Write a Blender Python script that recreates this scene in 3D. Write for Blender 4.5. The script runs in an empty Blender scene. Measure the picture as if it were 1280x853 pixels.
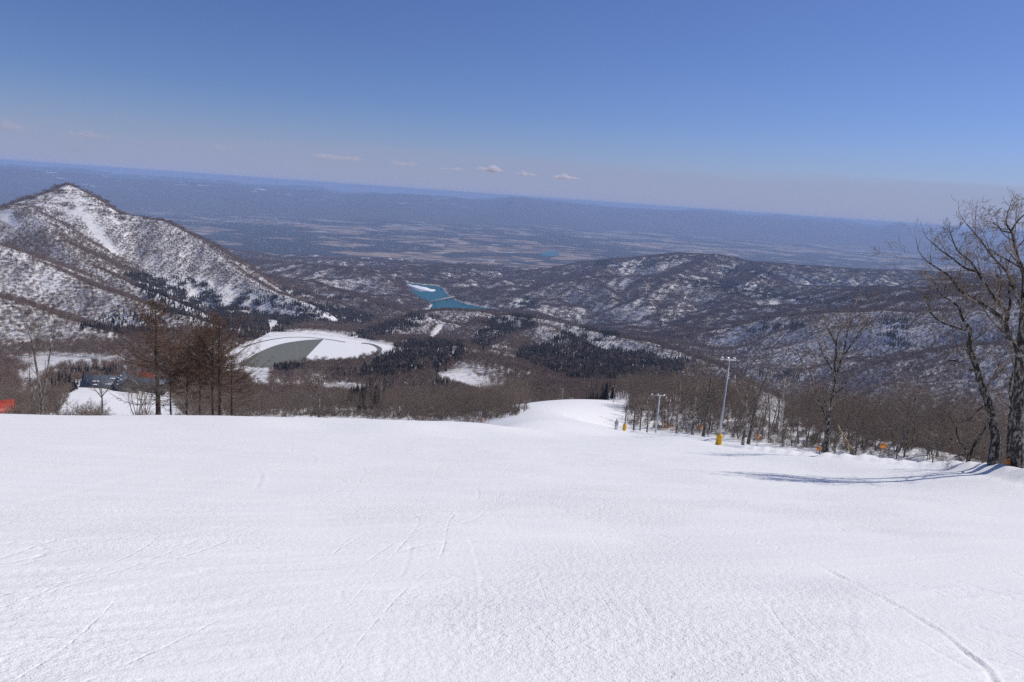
import bpy, math, random
import numpy as np
from mathutils import Vector, Matrix

# ------------------------------------------------------------------ camera, sky, sun, exposure
scene = bpy.context.scene
COL = scene.collection
FPX = 914.0                                   # focal length in pixels of the 1280 px wide photograph
ROLL = math.atan(0.07)
PITCH = math.atan(181.5 * math.cos(ROLL) / FPX)
EYE = 1.6
cam_data = bpy.data.cameras.new('camera')
cam_data.sensor_width = 36.0
cam_data.lens = 36.0 * FPX / 1280.0
cam_data.clip_start = 0.1
cam_data.clip_end = 400000.0
cam = bpy.data.objects.new('camera', cam_data)
COL.objects.link(cam)
cam.matrix_world = Matrix.Rotation(math.pi / 2 - PITCH, 4, 'X') @ Matrix.Rotation(ROLL, 4, 'Z')
scene.camera = cam

SUN_AZ = math.radians(67.0)                   # clockwise from the view direction: from the right, a little ahead
SUN_EL = math.radians(46.0)
world = bpy.data.worlds.new('World')
scene.world = world
world.use_nodes = True
wn = world.node_tree.nodes
wl = world.node_tree.links
bg = wn['Background']
sky = wn.new('ShaderNodeTexSky')
sky.sky_type = 'NISHITA'
sky.sun_disc = False
sky.sun_elevation = SUN_EL
sky.sun_rotation = SUN_AZ
sky.altitude = 1000.0
sky.air_density = 1.0
sky.dust_density = 0.6
sky.ozone_density = 4.0
balance = wn.new('ShaderNodeMix')             # the photograph's cool white balance, even over the whole sky
balance.data_type = 'RGBA'
balance.blend_type = 'MULTIPLY'
balance.inputs[0].default_value = 1.0
balance.inputs[7].default_value = (0.665, 0.735, 1.06, 1)
wl.new(sky.outputs[0], balance.inputs[6])
# thin high veil of ice cloud, denser towards the horizon all round
def wnode(t, **kw):
    x = wn.new(t)
    for k, v in kw.items():
        if isinstance(v, bpy.types.NodeSocket):
            wl.new(v, x.inputs[k])
        elif k in x.inputs.keys():
            x.inputs[k].default_value = v
        else:
            setattr(x, k, v)
    return x
wdir = wn.new('ShaderNodeTexCoord').outputs['Generated']
wz = wnode('ShaderNodeSeparateXYZ', Vector=wdir).outputs['Z']
wst = wnode('ShaderNodeMapping', Vector=wdir, Scale=(2.0, 2.0, 26.0)).outputs[0]
wnz = wnode('ShaderNodeTexNoise', Vector=wst, Scale=1.6, Detail=4.0).outputs['Fac']
wst2 = wnode('ShaderNodeMapping', Vector=wdir, Scale=(1.5, 1.5, 3.0), Location=(0.35, 0.2, 0.0)).outputs[0]
wnoise2 = wnode('ShaderNodeTexNoise', Vector=wst2, Scale=1.3, Detail=2.0).outputs['Fac']
def wmath(op, a, b):
    x = wn.new('ShaderNodeMath')
    x.operation = op
    for s, v in zip(x.inputs, (a, b)):
        if isinstance(v, bpy.types.NodeSocket):
            wl.new(v, s)
        else:
            s.default_value = v
    return x.outputs[0]
def wrange(v, a, b, lo, hi):
    x = wnode('ShaderNodeMapRange', Value=v)
    x.interpolation_type = 'SMOOTHSTEP'
    for i, q in zip((1, 2, 3, 4), (a, b, lo, hi)):
        x.inputs[i].default_value = q
    return x.outputs[0]
veil = wmath('ADD', wrange(wz, -0.01, 0.115, 0.66, 0.0), wmath('MULTIPLY', wrange(wmath('ADD', wz, wmath('MULTIPLY', wnz, -0.05)), 0.015, 0.025, 0.34, 0.0), wrange(wnoise2, 0.2, 0.45, 0.0, 1.0)))
veiled = wn.new('ShaderNodeMix')
veiled.data_type = 'RGBA'
wl.new(veil, veiled.inputs[0])
wl.new(balance.outputs[2], veiled.inputs[6])
veiled.inputs[7].default_value = (3.75, 4.25, 6.4, 1)
wl.new(veiled.outputs[2], bg.inputs['Color'])
bg.inputs['Strength'].default_value = 0.081

sun_data = bpy.data.lights.new('sun', 'SUN')
sun_data.energy = 3.75
sun_data.angle = math.radians(0.53)
sun_data.color = (1.0, 0.945, 0.865)
sun = bpy.data.objects.new('sun', sun_data)
COL.objects.link(sun)
to_sun = Vector((math.sin(SUN_AZ) * math.cos(SUN_EL), math.cos(SUN_AZ) * math.cos(SUN_EL), math.sin(SUN_EL)))
sun.rotation_euler = to_sun.to_track_quat('Z', 'Y').to_euler()

scene.view_settings.view_transform = 'Standard'
scene.view_settings.look = 'None'
scene.view_settings.exposure = 0.0
scene.view_settings.gamma = 1.0
scene.view_settings.use_curve_mapping = False
scene.cycles.use_denoising = False
scene.cycles.max_bounces = 6
scene.cycles.diffuse_bounces = 3
scene.cycles.glossy_bounces = 2
scene.cycles.transparent_max_bounces = 16
scene.cycles.volume_bounces = 3
scene.cycles.sample_clamp_indirect = 4.0

rng = np.random.default_rng(11)

# ------------------------------------------------------------------ sight lines (photograph pixel -> point at a real distance)
def ray(u, v):
    xc = (u - 640.0) / FPX
    yc = -(v - 426.5) / FPX
    X = xc * math.cos(ROLL) - yc * math.sin(ROLL)
    Y = xc * math.sin(ROLL) + yc * math.cos(ROLL)
    dx, dy, dz = X, math.cos(PITCH) + Y * math.sin(PITCH), -math.sin(PITCH) + Y * math.cos(PITCH)
    h = math.hypot(dx, dy)
    return dx / h, dy / h, dz / h

def at(u, v, d):
    a, b, c = ray(u, v)
    return np.array((a * d, b * d, c * d))

def project(x, y, z):
    Yf = y * math.cos(PITCH) - z * math.sin(PITCH)
    Yu = y * math.sin(PITCH) + z * math.cos(PITCH)
    Yf = np.where(Yf < 1e-3, 1e-3, Yf)
    X = x / Yf
    Y = Yu / Yf
    xc = X * math.cos(ROLL) + Y * math.sin(ROLL)
    yc = -X * math.sin(ROLL) + Y * math.cos(ROLL)
    return 640.0 + xc * FPX, 426.5 - yc * FPX

def in_poly(u, v, poly):
    inside = np.zeros(u.shape, bool)
    n = len(poly)
    for i in range(n):
        x0, y0 = poly[i]
        x1, y1 = poly[(i + 1) % n]
        if y0 == y1:
            continue
        c = ((y0 > v) != (y1 > v)) & (u < (x1 - x0) * (v - y0) / (y1 - y0) + x0)
        inside ^= c
    return inside

# ------------------------------------------------------------------ numpy noise
_perm = np.random.default_rng(5).permutation(512).astype(np.int64)
_ang = np.random.default_rng(6).random(512) * 2 * np.pi
_gx, _gy = np.cos(_ang), np.sin(_ang)

def noise(x, y, seed=0):
    x = np.asarray(x, float) + seed * 17.31
    y = np.asarray(y, float) - seed * 9.77
    xi = np.floor(x).astype(np.int64)
    yi = np.floor(y).astype(np.int64)
    fx, fy = x - xi, y - yi
    u = fx * fx * fx * (fx * (fx * 6 - 15) + 10)
    w = fy * fy * fy * (fy * (fy * 6 - 15) + 10)
    def g(ix, iy, ax, ay):
        h = _perm[(_perm[ix & 511] + iy) & 511]
        return _gx[h] * ax + _gy[h] * ay
    a = g(xi, yi, fx, fy)
    b = g(xi + 1, yi, fx - 1, fy)
    c = g(xi, yi + 1, fx, fy - 1)
    d = g(xi + 1, yi + 1, fx - 1, fy - 1)
    return 1.5 * ((a * (1 - u) + b * u) * (1 - w) + (c * (1 - u) + d * u) * w)

def fbm(x, y, octs=4, seed=0, gain=0.5):
    s, a = 0.0, 1.0
    for o in range(octs):
        s = s + a * noise(x, y, seed + o)
        x, y, a = x * 2.03, y * 2.03, a * gain
    return s

def ridged(x, y, octs=4, seed=0, gain=0.5):
    s, a = 0.0, 1.0
    for o in range(octs):
        n = 1.0 - np.abs(noise(x, y, seed + o)) * 1.6
        s = s + a * (n - 0.45)
        x, y, a = x * 2.1, y * 2.1, a * gain
    return s

def smooth(a, b, x):
    t = np.clip((x - a) / (b - a), 0, 1)
    return t * t * (3 - 2 * t)

# ------------------------------------------------------------------ the land: open ground (a smooth fit) with ridges on it
SY, SX = -0.304, 0.020
OPEN = [  # u, v (photograph) and metres away, for ground that lies open or in a valley floor
    (0, 517.5, 62), (200, 519, 62), (400, 522.5, 64), (600, 529.5, 68), (300, 520, 63), (480, 524.5, 65), (540, 527, 66), (1215, 592, 31.5), (1090, 580, 40.5),
    (1280, 600, 28), (1150, 586, 36), (1030, 574, 45), (960, 566.5, 57), (898, 556, 80), (780, 538, 120),
    (650, 528, 105), (645, 523, 150), (700, 516, 190), (700, 500, 300), (760, 507, 280), (668, 512, 200),
    (20, 517, 330), (110, 511, 400), (140, 487, 600), (60, 470, 800), (200, 500, 560),
    (0, 440, 1150), (120, 432, 1150), (220, 440, 1050), (330, 486, 720), (330, 475, 880), (400, 473, 880), (330, 467, 1000), (400, 465, 1000), (290, 470, 960), (400, 495, 640),
    (480, 500, 600), (590, 482, 850), (640, 497, 640), (560, 462, 1000), (500, 462, 1000),
    (300, 410, 1600), (250, 400, 1800), (120, 415, 1450), (0, 425, 1300), (450, 405, 2300), (520, 402, 2600),
    (700, 482, 850), (760, 488, 700), (830, 492, 520),
    (900, 508, 420), (960, 514, 330), (1050, 539, 250), (1140, 563, 170), (1215, 579, 110), (870, 548, 100),
    (880, 470, 1500), (960, 490, 2000), (1060, 522, 1850), (1160, 535, 1600), (1280, 545, 1400), (1000, 452, 2380), (1090, 440, 2200), (1190, 425, 2000), (1300, 415, 1850),
    (720, 412, 3300), (820, 414, 3500), (900, 436, 2600), (660, 394, 3500),
    (545, 376, 4150), (620, 390, 3700), (580, 372, 4300), (505, 352, 4900),
    (950, 386, 4000), (1050, 372, 4800), (1150, 362, 5000), (1280, 362, 4800),
    (420, 338, 6300), (500, 338, 6300), (330, 332, 6000), (620, 345, 6200), (240, 330, 5600), (100, 320, 5600), (0, 318, 5600),
]
HIDDEN = [  # azimuth in degrees, metres away, height: ground behind crests
    (-36, 95, -28.5), (-26, 95, -32.0), (-15, 95, -34.0), (-4, 105, -37.0), (-36, 180, -55.0), (-26, 180, -60.0), (-15, 180, -64.0), (-6, 200, -68.5),
    (-2, 420, -124.7), (-12, 400, -119.8), (4, 420, -121.7), (14, 140, -45.2), (20, 110, -36.5), (27, 80, -27.5), (35, 50, -17.7),
    (10, 220, -70.8), (16, 220, -66.0), (24, 180, -53.5), (44, 60, -17.0), (30, 130, -38.5), (37, 85, -25.0), (48, 200, -58.9), (-48, 80, -20.6), (-48, 400, -107.8),
    (26, 800, -250), (34, 800, -240), (48, 1500, -391.8), (-48, 1500, -291.8), (48, 5000, -572.5), (-48, 5000, -572.5),
]
for az in (-48, -24, 0, 24, 48):
    HIDDEN += [(az, 9500, -890.0), (az, 14000, -900.0), (az, 60000, -900.0)]

def fit_open():
    P, T = [], []
    for u, v, d in OPEN:
        p = at(u, v, d)
        P.append((math.atan2(p[0], p[1]), math.log(d)))
        T.append((p[2] + EYE - SY * p[1] - SX * p[0]) / d)
    for az, d, z in HIDDEN:
        a = math.radians(az)
        P.append((a, math.log(d)))
        T.append((z + EYE) / d - SY * math.cos(a) - SX * math.sin(a))
    for az in (-50, -25, 0, 25, 50):
        for d in (2, 6, 16):
            P.append((math.radians(az), math.log(d)))
            T.append(0.0)
    for az, ds in ((-48, (30, 48)), (-36, (28, 42, 52)), (-26, (28, 42, 52)), (-15, (28, 42, 52)), (-3, (28, 42, 54)), (4, (28, 48, 70)), (9.6, (28, 50, 75, 98)), (17, (26, 42)), (24.6, (20, 31)), (30, (20, 28)), (37, (15, 21))):
        for d in ds:
            P.append((math.radians(az), math.log(d)))
            T.append(-0.004 * d / 50 + (0.00075 * max(0, d - 6) * smooth(24.0, 37.0, az) * 0.5))
    P = np.array(P) * np.array((2.6, 1.0))
    T = np.array(T)
    D = np.sqrt(((P[:, None] - P[None]) ** 2).sum(-1) + 0.02)
    n = len(P)
    A = np.zeros((n + 3, n + 3))
    A[:n, :n] = D + np.eye(n) * 0.0002
    A[:n, n] = 1
    A[:n, n + 1:] = P
    A[n:, :n] = A[:n, n:].T
    return P, np.linalg.solve(A, np.concatenate((T, np.zeros(3))))

_RP, _RW = fit_open()

def open_ground(x, y):
    r = np.hypot(x, y) + 1e-6
    th = np.arctan2(x, y)
    f = 1 - smooth(0.87, 1.4, np.abs(th))
    a = np.clip(th, -0.87, 0.87) * 2.6
    b = np.log(np.clip(r, 2, 60000))
    t = np.zeros_like(r)
    n = len(_RP)
    for i in range(n):
        t += _RW[i] * np.sqrt((a - _RP[i, 0]) ** 2 + (b - _RP[i, 1]) ** 2 + 0.02)
    t += _RW[n] + _RW[n + 1] * a + _RW[n + 2] * b
    z = -EYE + SY * y + SX * x + r * t * f
    far = smooth(8500, 10500, r)
    return z * (1 - far) + (-900.0) * far

# ridge crests: points (u, v, metres away), fall-off, crest rounding in metres, gully strength
RIDGES = [
    # left mountain: summit ridge and its spurs
    ([(-160, 300, 2600), (-60, 285, 2700), (0, 256, 2760), (40, 243, 2800), (75, 230, 2850), (92, 238, 2830), (110, 248, 2800), (150, 269, 2750), (178, 273, 2740),
      (205, 277, 2700), (235, 296, 2650), (262, 314, 2560), (300, 338, 2450), (335, 358, 2350), (400, 382, 2200)], 0.62, 10, 26),
    ([(0, 258, 2740), (22, 257, 2680), (45, 276, 2500), (62, 293, 2350), (80, 308, 2200), (110, 330, 2050), (160, 356, 1900), (225, 382, 1750)], 0.55, 10, 20),
    ([(-120, 260, 2000), (-20, 300, 1900), (40, 330, 1800), (100, 358, 1700), (160, 378, 1600), (215, 395, 1500)], 0.5, 14, 18),
    ([(-140, 340, 1350), (0, 376, 1300), (60, 396, 1250), (130, 414, 1200)], 0.42, 14, 12),
    # hills left of the lake
    ([(250, 322, 5200), (330, 327, 4900), (390, 331, 4700), (440, 336, 4500), (485, 346, 4300), (515, 366, 4150)], 0.36, 30, 30),
    ([(255, 344, 3500), (330, 350, 3350), (380, 353, 3200), (430, 368, 3000), (480, 382, 2800), (522, 395, 2600)], 0.36, 20, 26),
    ([(300, 388, 2200), (360, 386, 2300), (420, 392, 2300)], 0.3, 20, 12),
    ([(180, 300, 7000), (270, 309, 6800), (350, 324, 6300), (430, 323, 6700), (500, 330, 6600)], 0.3, 40, 24),
    # the wooded ridge in the middle and its spur towards the piste
    ([(415, 424, 1750), (470, 416, 1850), (520, 398, 2050), (540, 391.5, 2200), (560, 387.5, 2230), (580, 386.2, 2260), (600, 388, 2300), (622, 395, 2300), (640, 393, 2300), (690, 402, 2150), (760, 418, 1950),
      (830, 438, 1750), (880, 455, 1600), (930, 478, 1450)], 0.42, 16, 16),
    ([(662, 402, 2200), (690, 416, 1900), (705, 432, 1600), (700, 452, 1300), (690, 476, 1050)], 0.4, 30, 10),
    ([(600, 396, 2250), (612, 412, 1900), (610, 430, 1600), (590, 446, 1350)], 0.4, 20, 8),
    ([(545, 436, 1300), (575, 437, 1250), (600, 446, 1150), (620, 458, 1000)], 0.3, 20, 6),
    # hills right of the lake
    ([(585, 378, 3900), (640, 374, 4200), (700, 354, 4500), (760, 347, 4600), (800, 346, 4600), (850, 349, 4500), (900, 357, 4500), (960, 369, 4400),
      (1040, 381, 4200), (1120, 388, 4000)], 0.45, 20, 46),
    ([(840, 350, 4500), (838, 366, 4200), (830, 385, 3850), (815, 408, 3500)], 0.5, 18, 16),
    ([(915, 359, 4450), (915, 375, 4100), (890, 398, 3600), (870, 415, 3250)], 0.45, 18, 16),
    ([(560, 354, 5900), (620, 344, 6100), (680, 338, 6200), (740, 327, 6300), (800, 321, 6400), (850, 317, 6400), (895, 319, 6300), (935, 327, 6200), (1000, 332, 6500),
      (1080, 337, 6800), (1160, 340, 7000), (1300, 346, 7000)], 0.36, 20, 56),
    ([(760, 326, 6300), (755, 336, 5700), (735, 346, 5200)], 0.4, 16, 14),
    ([(895, 320, 6300), (870, 333, 5600), (850, 343, 5100)], 0.4, 16, 14),
    ([(940, 328, 6200), (950, 340, 5600), (930, 353, 5000)], 0.4, 16, 14),
    ([(640, 345, 6100), (625, 356, 5400), (610, 366, 4800)], 0.36, 16, 14),
    ([(690, 339, 6200), (690, 348, 5600), (670, 362, 4900)], 0.36, 16, 14),
    ([(830, 428, 2750), (900, 413, 2850), (960, 400, 2800), (1010, 396, 2700), (1080, 393, 2500), (1160, 389, 2300), (1300, 385, 2050)], 0.55, 14, 30),
    ([(985, 356, 5200), (1060, 360, 5100), (1130, 361, 5000), (1230, 366, 4700), (1320, 368, 4600)], 0.33, 24, 20),
    ([(985, 482, 2250), (1060, 462, 2100), (1130, 446, 1950), (1210, 434, 1800), (1310, 424, 1650)], 0.55, 12, 26),
]

LAKE_Z, LOT_Z = -603.0, -281.0

def on_level(u, v, z):
    a, b, c = ray(u, v)
    d = z / c
    return (a * d, b * d)

SKY = [(-40, 204), (0, 207), (60, 212), (100, 214), (150, 221), (230, 225), (320, 232), (400, 236), (430, 242), (500, 241), (560, 245), (610, 249), (640, 246), (660, 246), (690, 251), (760, 258),
       (800, 260), (860, 262), (920, 267), (980, 271), (1020, 275), (1060, 279), (1100, 283), (1118, 280), (1126, 279), (1150, 286), (1190, 291), (1280, 298), (1330, 302)]
SKY_AZ = [math.degrees(math.atan2(ray(u, v)[0], ray(u, v)[1])) for u, v in SKY]
SKY_T = [ray(u, v)[2] for u, v in SKY]
LAKE = [on_level(u, v, LAKE_Z) for u, v in ((509, 354), (530, 356.5), (546, 358), (554, 362), (558, 369), (567, 375), (582, 380.5), (603, 384.5), (612, 385.5), (624, 388), (628, 392), (615, 397), (590, 398), (560, 398),
        (530, 396), (537, 387), (541, 381.5), (536, 377), (525, 374), (518, 368), (513, 361))]
LOT = [on_level(u, v, LOT_Z) for u, v in ((262, 464), (285, 444), (330, 423), (372, 417), (420, 422), (492, 434), (488, 443), (440, 455), (400, 458), (330, 462))]

def poly_dist(x, y, poly):
    """signed distance to a polygon, negative inside"""
    px = [p[0] for p in poly]
    py = [p[1] for p in poly]
    out = np.full(x.shape, 1e5)
    m = (x > min(px) - 420) & (x < max(px) + 420) & (y > min(py) - 420) & (y < max(py) + 420)
    if not m.any():
        return out
    xm, ym = x[m], y[m]
    best = np.full(xm.shape, 1e9)
    for i in range(len(poly)):
        ax, ay = poly[i]
        bx, by = poly[(i + 1) % len(poly)]
        ex, ey = bx - ax, by - ay
        t = np.clip(((xm - ax) * ex + (ym - ay) * ey) / (ex * ex + ey * ey + 1e-9), 0, 1)
        best = np.minimum(best, np.hypot(xm - ax - t * ex, ym - ay - t * ey))
    out[m] = np.where(in_poly(xm, ym, poly), -best, best)
    return out

def spurs():
    """side ridges that run down from the main crests, cutting the slopes into faces and gullies"""
    rs = np.random.RandomState(17)
    out = []
    for idx, gap, L0, L1 in ((4, 330, 350, 700), (5, 300, 300, 600), (7, 380, 400, 800), (12, 300, 380, 800), (15, 290, 420, 900), (22, 360, 350, 700), (8, 300, 180, 340)):
        q = np.array([at(*p) for p in RIDGES[idx][0]])
        seg = np.linalg.norm(np.diff(q[:, :2], axis=0), axis=1)
        cum = np.concatenate(([0], np.cumsum(seg)))
        s = gap * rs.uniform(0.3, 0.8)
        while s < cum[-1]:
            i = min(len(seg) - 1, int(np.searchsorted(cum, s) - 1))
            f = (s - cum[i]) / seg[i]
            p = q[i] * (1 - f) + q[i + 1] * f
            t = (q[i + 1] - q[i])[:2] / seg[i]
            n = np.array((t[1], -t[0]))
            if np.dot(n, p[:2]) > 0:
                n = -n
            for side in ((1, -1) if idx in (15, 7) else (1,)):
                a = rs.uniform(-0.55, 0.55)
                d = side * n * math.cos(a) + t * math.sin(a)
                L = rs.uniform(L0, L1) * (1 if side > 0 else 0.6)
                bend = rs.uniform(-0.35, 0.35)
                pts = []
                dz = -2.0
                pp = p[:2].copy()
                for k in range(4):
                    pts.append((pp[0], pp[1], p[2] + dz))
                    d = np.array((d[0] * math.cos(bend / 3) - d[1] * math.sin(bend / 3), d[0] * math.sin(bend / 3) + d[1] * math.cos(bend / 3)))
                    pp = pp + d * L / 3
                    dz -= L / 3 * rs.uniform(0.05, 0.17) * (0.6 + 0.4 * k)
                out.append((pts, rs.uniform(0.5, 0.66), 7, 8))
            s += gap * rs.uniform(0.65, 1.35)
    return out

def land(x, y, gully=True):
    r = np.hypot(x, y)
    z = open_ground(x, y)
    mid = smooth(700, 1600, r) * (1 - smooth(8000, 9500, r))
    wx = x + 90 * fbm(x / 700, y / 700, 2, 40)
    wy = y + 90 * fbm(x / 700, y / 700, 2, 44)
    rg = ridged(wx / 560, wy / 560, 4, 3, 0.42)
    z = z + mid * (30 + 30 * smooth(2900, 4400, r)) * rg * smooth(1200, 3500, r)
    for pts, k, w, g in [(np.array([at(*p) for p in e[0]]), e[1], e[2], e[3]) for e in RIDGES] + spurs():
        q = np.array(pts)
        mg = 1500 if w > 7 else 420
        m = (x > q[:, 0].min() - mg) & (x < q[:, 0].max() + mg) & (y > q[:, 1].min() - mg) & (y < q[:, 1].max() + mg)
        if not m.any():
            continue
        xm, ym = wx[m], wy[m]
        xm = x[m] + (xm - x[m]) * 0.35
        ym = y[m] + (ym - y[m]) * 0.35
        prof = np.full(xm.shape, -1e9)
        sp = np.linspace(0, 1, len(q))
        for i in range(len(q) - 1):
            ax, ay, az = q[i]
            bx, by, bz = q[i + 1]
            ex, ey = bx - ax, by - ay
            t = np.clip(((xm - ax) * ex + (ym - ay) * ey) / (ex * ex + ey * ey), 0, 1)
            d = np.hypot(xm - ax - t * ex, ym - ay - t * ey)
            rr = np.sqrt(d ** 2 + w * w) - w
            p = az + t * (bz - az) - k * rr * (1 - 0.25 * smooth(100, 900, d)) + smooth(0, 260, d) * g * rg[m]
            prof = np.maximum(prof, p)
        s = 14.0 if w > 7 else 6.0
        zm = z[m]
        h = np.clip((prof - zm) / s * 0.5 + 0.5, 0, 1)
        z[m] = zm * (1 - h) + prof * h + s * h * (1 - h) * 0.5
    z = z + mid * (5.0 * fbm(x / 130, y / 130, 3, 60))
    # far mountains beyond the plain: a front range and fainter ranges behind
    th = np.degrees(np.arctan2(x, y))
    foot = np.interp(th, (-40, -21, -1, 14, 26, 40), (17000, 18000, 21500, 25000, 27500, 29000)) * (1 + 0.05 * noise(th / 5.0, th * 0, 71))
    for crest, wid, lift, seed in ((13000, 1.0, 0.0, 80), (27000, 0.75, 1.0, 84)):
        c = foot + crest
        tz = np.interp(th, SKY_AZ, SKY_T) - (0.0016 if lift == 0 else 0.0003)
        if lift:
            tz = tz + 0.0032 * smooth(6, 26, np.abs(th))
            tz = tz - 0.0014 * (noise(th / 6, th * 0 + 3, 77) > 0.25) 
        jag = (0.0010 + 0.0007 * lift) * fbm(th / 3.2, th * 0, 4, seed)
        top = np.clip((tz + jag) * c + 900, 50, 2000)
        d = (r - c) / (crest * wid)
        prof = np.where(d < 0, smooth(-1, 0, d) ** 0.8, 1 - smooth(0, 1.0, d))
        if lift == 0:
            prof = prof * (1 + 0.28 * np.clip(-d, 0, 1) * 2 * ridged(x / 3800, y / 3800, 3, seed))
        z = np.where(r > 12000, np.maximum(z, -900 + np.clip(prof, 0, 2) * top), z)
    # the reservoir and its shore
    sd = poly_dist(x, y, LAKE)
    near = sd < 260
    shore = LAKE_Z + np.where(sd < 0, -8.0, 0.6 + 0.22 * np.clip(sd, 0, 400))
    zs = np.minimum(z, shore * (1 - smooth(40, 240, sd)) + z * smooth(40, 240, sd))
    zs = np.where(sd > 0, np.maximum(zs, LAKE_Z + 0.5), zs)
    z = np.where(near, zs, z)
    # levelled car park
    sd = poly_dist(x, y, LOT)
    f = 1 - smooth(0, 55, sd)
    z = z * (1 - f) + LOT_Z * f
    return z

# ------------------------------------------------------------------ one polar grid of ground, dense where the picture looks
az_in = np.radians(np.arange(-41.0, 41.01, 0.105))
az_out = np.radians(np.concatenate((np.arange(43.0, 60, 2.5), np.arange(62, 180, 8.0))))
AZ = np.concatenate((-az_out[::-1], az_in, az_out))
R0 = 1.0 / np.linspace(1 / 2.0, 1 / 64.0, 430)
R1 = np.exp(np.linspace(math.log(64.6), math.log(420), 110))
R2 = np.exp(np.linspace(math.log(425), math.log(8200), 380))
R3 = np.exp(np.linspace(math.log(8300), math.log(60000), 130))
RR = np.concatenate(([0.4, 1.0], R0, R1, R2, R3))
NR, NA = len(RR), len(AZ)
GX = RR[:, None] * np.sin(AZ)[None]
GY = RR[:, None] * np.cos(AZ)[None]
GZ = land(GX, GY)
RG = np.repeat(RR[:, None], NA, 1)

# ------------------------------------------------------------------ materials
class NT:
    def __init__(self, name, rough=0.8, spec=0.2):
        self.m = bpy.data.materials.new(name)
        self.m.use_nodes = True
        self.n = self.m.node_tree.nodes
        self.l = self.m.node_tree.links
        self.b = self.n['Principled BSDF']
        self.b.inputs['Roughness'].default_value = rough
        self.b.inputs['Specular IOR Level'].default_value = spec
        self.pos = self.n.new('ShaderNodeNewGeometry').outputs['Position']
    def node(self, t, **kw):
        x = self.n.new(t)
        for k, v in kw.items():
            if isinstance(v, bpy.types.NodeSocket):
                self.l.new(v, x.inputs[k])
            elif k in x.inputs.keys():
                x.inputs[k].default_value = v
            else:
                setattr(x, k, v)
        return x
    def scale(self, vec, s):
        x = self.n.new('ShaderNodeVectorMath')
        x.operation = 'MULTIPLY'
        self.l.new(vec, x.inputs[0])
        x.inputs[1].default_value = s
        return x.outputs[0]
    def noise(self, scale=1.0, detail=3.0, vec=None, rough=0.5):
        return self.node('ShaderNodeTexNoise', Vector=vec if vec is not None else self.pos, Scale=scale, Detail=detail, Roughness=rough).outputs['Fac']
    def ramp(self, fac, a, b, lo=(0, 0, 0, 1), hi=(1, 1, 1, 1)):
        r = self.n.new('ShaderNodeValToRGB')
        r.color_ramp.elements[0].position = a
        r.color_ramp.elements[0].color = lo
        r.color_ramp.elements[1].position = b
        r.color_ramp.elements[1].color = hi
        self.l.new(fac, r.inputs[0])
        return r.outputs[0]
    def mix(self, fac, a, b, mode='MIX'):
        x = self.n.new('ShaderNodeMix')
        x.data_type = 'RGBA'
        x.blend_type = mode
        for s, v in ((x.inputs[0], fac), (x.inputs[6], a), (x.inputs[7], b)):
            if isinstance(v, bpy.types.NodeSocket):
                self.l.new(v, s)
            else:
                s.default_value = v if not isinstance(v, tuple) else (v + (1,) if len(v) == 3 else v)
        return x.outputs[2]
    def math(self, op, a, b=0.0):
        x = self.n.new('ShaderNodeMath')
        x.operation = op
        for s, v in ((x.inputs[0], a), (x.inputs[1], b)):
            if isinstance(v, bpy.types.NodeSocket):
                self.l.new(v, s)
            else:
                s.default_value = v
        return x.outputs[0]
    def color(self, c):
        s = self.b.inputs['Base Color']
        if isinstance(c, bpy.types.NodeSocket):
            self.l.new(c, s)
        else:
            s.default_value = c + (1,) if len(c) == 3 else c
        return self
    def bump(self, h, strength=0.5, dist=0.02):
        b = self.node('ShaderNodeBump', Height=h, Strength=strength, Distance=dist)
        self.l.new(b.outputs[0], self.b.inputs['Normal'])
        return self
    def attr(self, name):
        a = self.n.new('ShaderNodeAttribute')
        a.attribute_name = name
        return a.outputs['Fac']
    def rand(self):
        return self.n.new('ShaderNodeObjectInfo').outputs['Random']

M = {}
def plain(name, c, rough=0.7, spec=0.3, metal=0.0, var=0.15, scale=8.0):
    t = NT(name, rough, spec)
    n = t.noise(scale, 3)
    t.color(t.mix(n, tuple(v * (1 - var) for v in c), tuple(min(1, v * (1 + var)) for v in c)))
    t.b.inputs['Metallic'].default_value = metal
    M[name] = t.m
    return t.m

SNOW = (0.885, 0.878, 0.857)
t = NT('snow_groomed', 0.5, 0.25)
big = t.noise(0.35, 3)
lum = t.noise(21.0, 3, rough=0.62)
grain = t.noise(70.0, 2, rough=0.6)
def contour(ang, sx, sy, level, width, seed):
    """thin wandering grooves left by skis"""
    mp = t.node('ShaderNodeMapping', Vector=t.pos)
    mp.inputs['Rotation'].default_value = (0, 0, ang)
    mp.inputs['Scale'].default_value = (sx, sy, 0.0)
    mp.inputs['Location'].default_value = (seed * 7.3, seed * 3.1, 0)
    n = t.node('ShaderNodeTexNoise', Vector=mp.outputs[0], Scale=1.0, Detail=1.0, Distortion=0.3).outputs['Fac']
    a = t.math('ABSOLUTE', t.math('SUBTRACT', n, level))
    r = t.node('ShaderNodeMapRange', Value=a)
    r.interpolation_type = 'SMOOTHSTEP'
    for k, q in zip((1, 2, 3, 4), (0.0, width, 1.0, 0.0)):
        r.inputs[k].default_value = q
    return r.outputs[0]
lines = None
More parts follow.
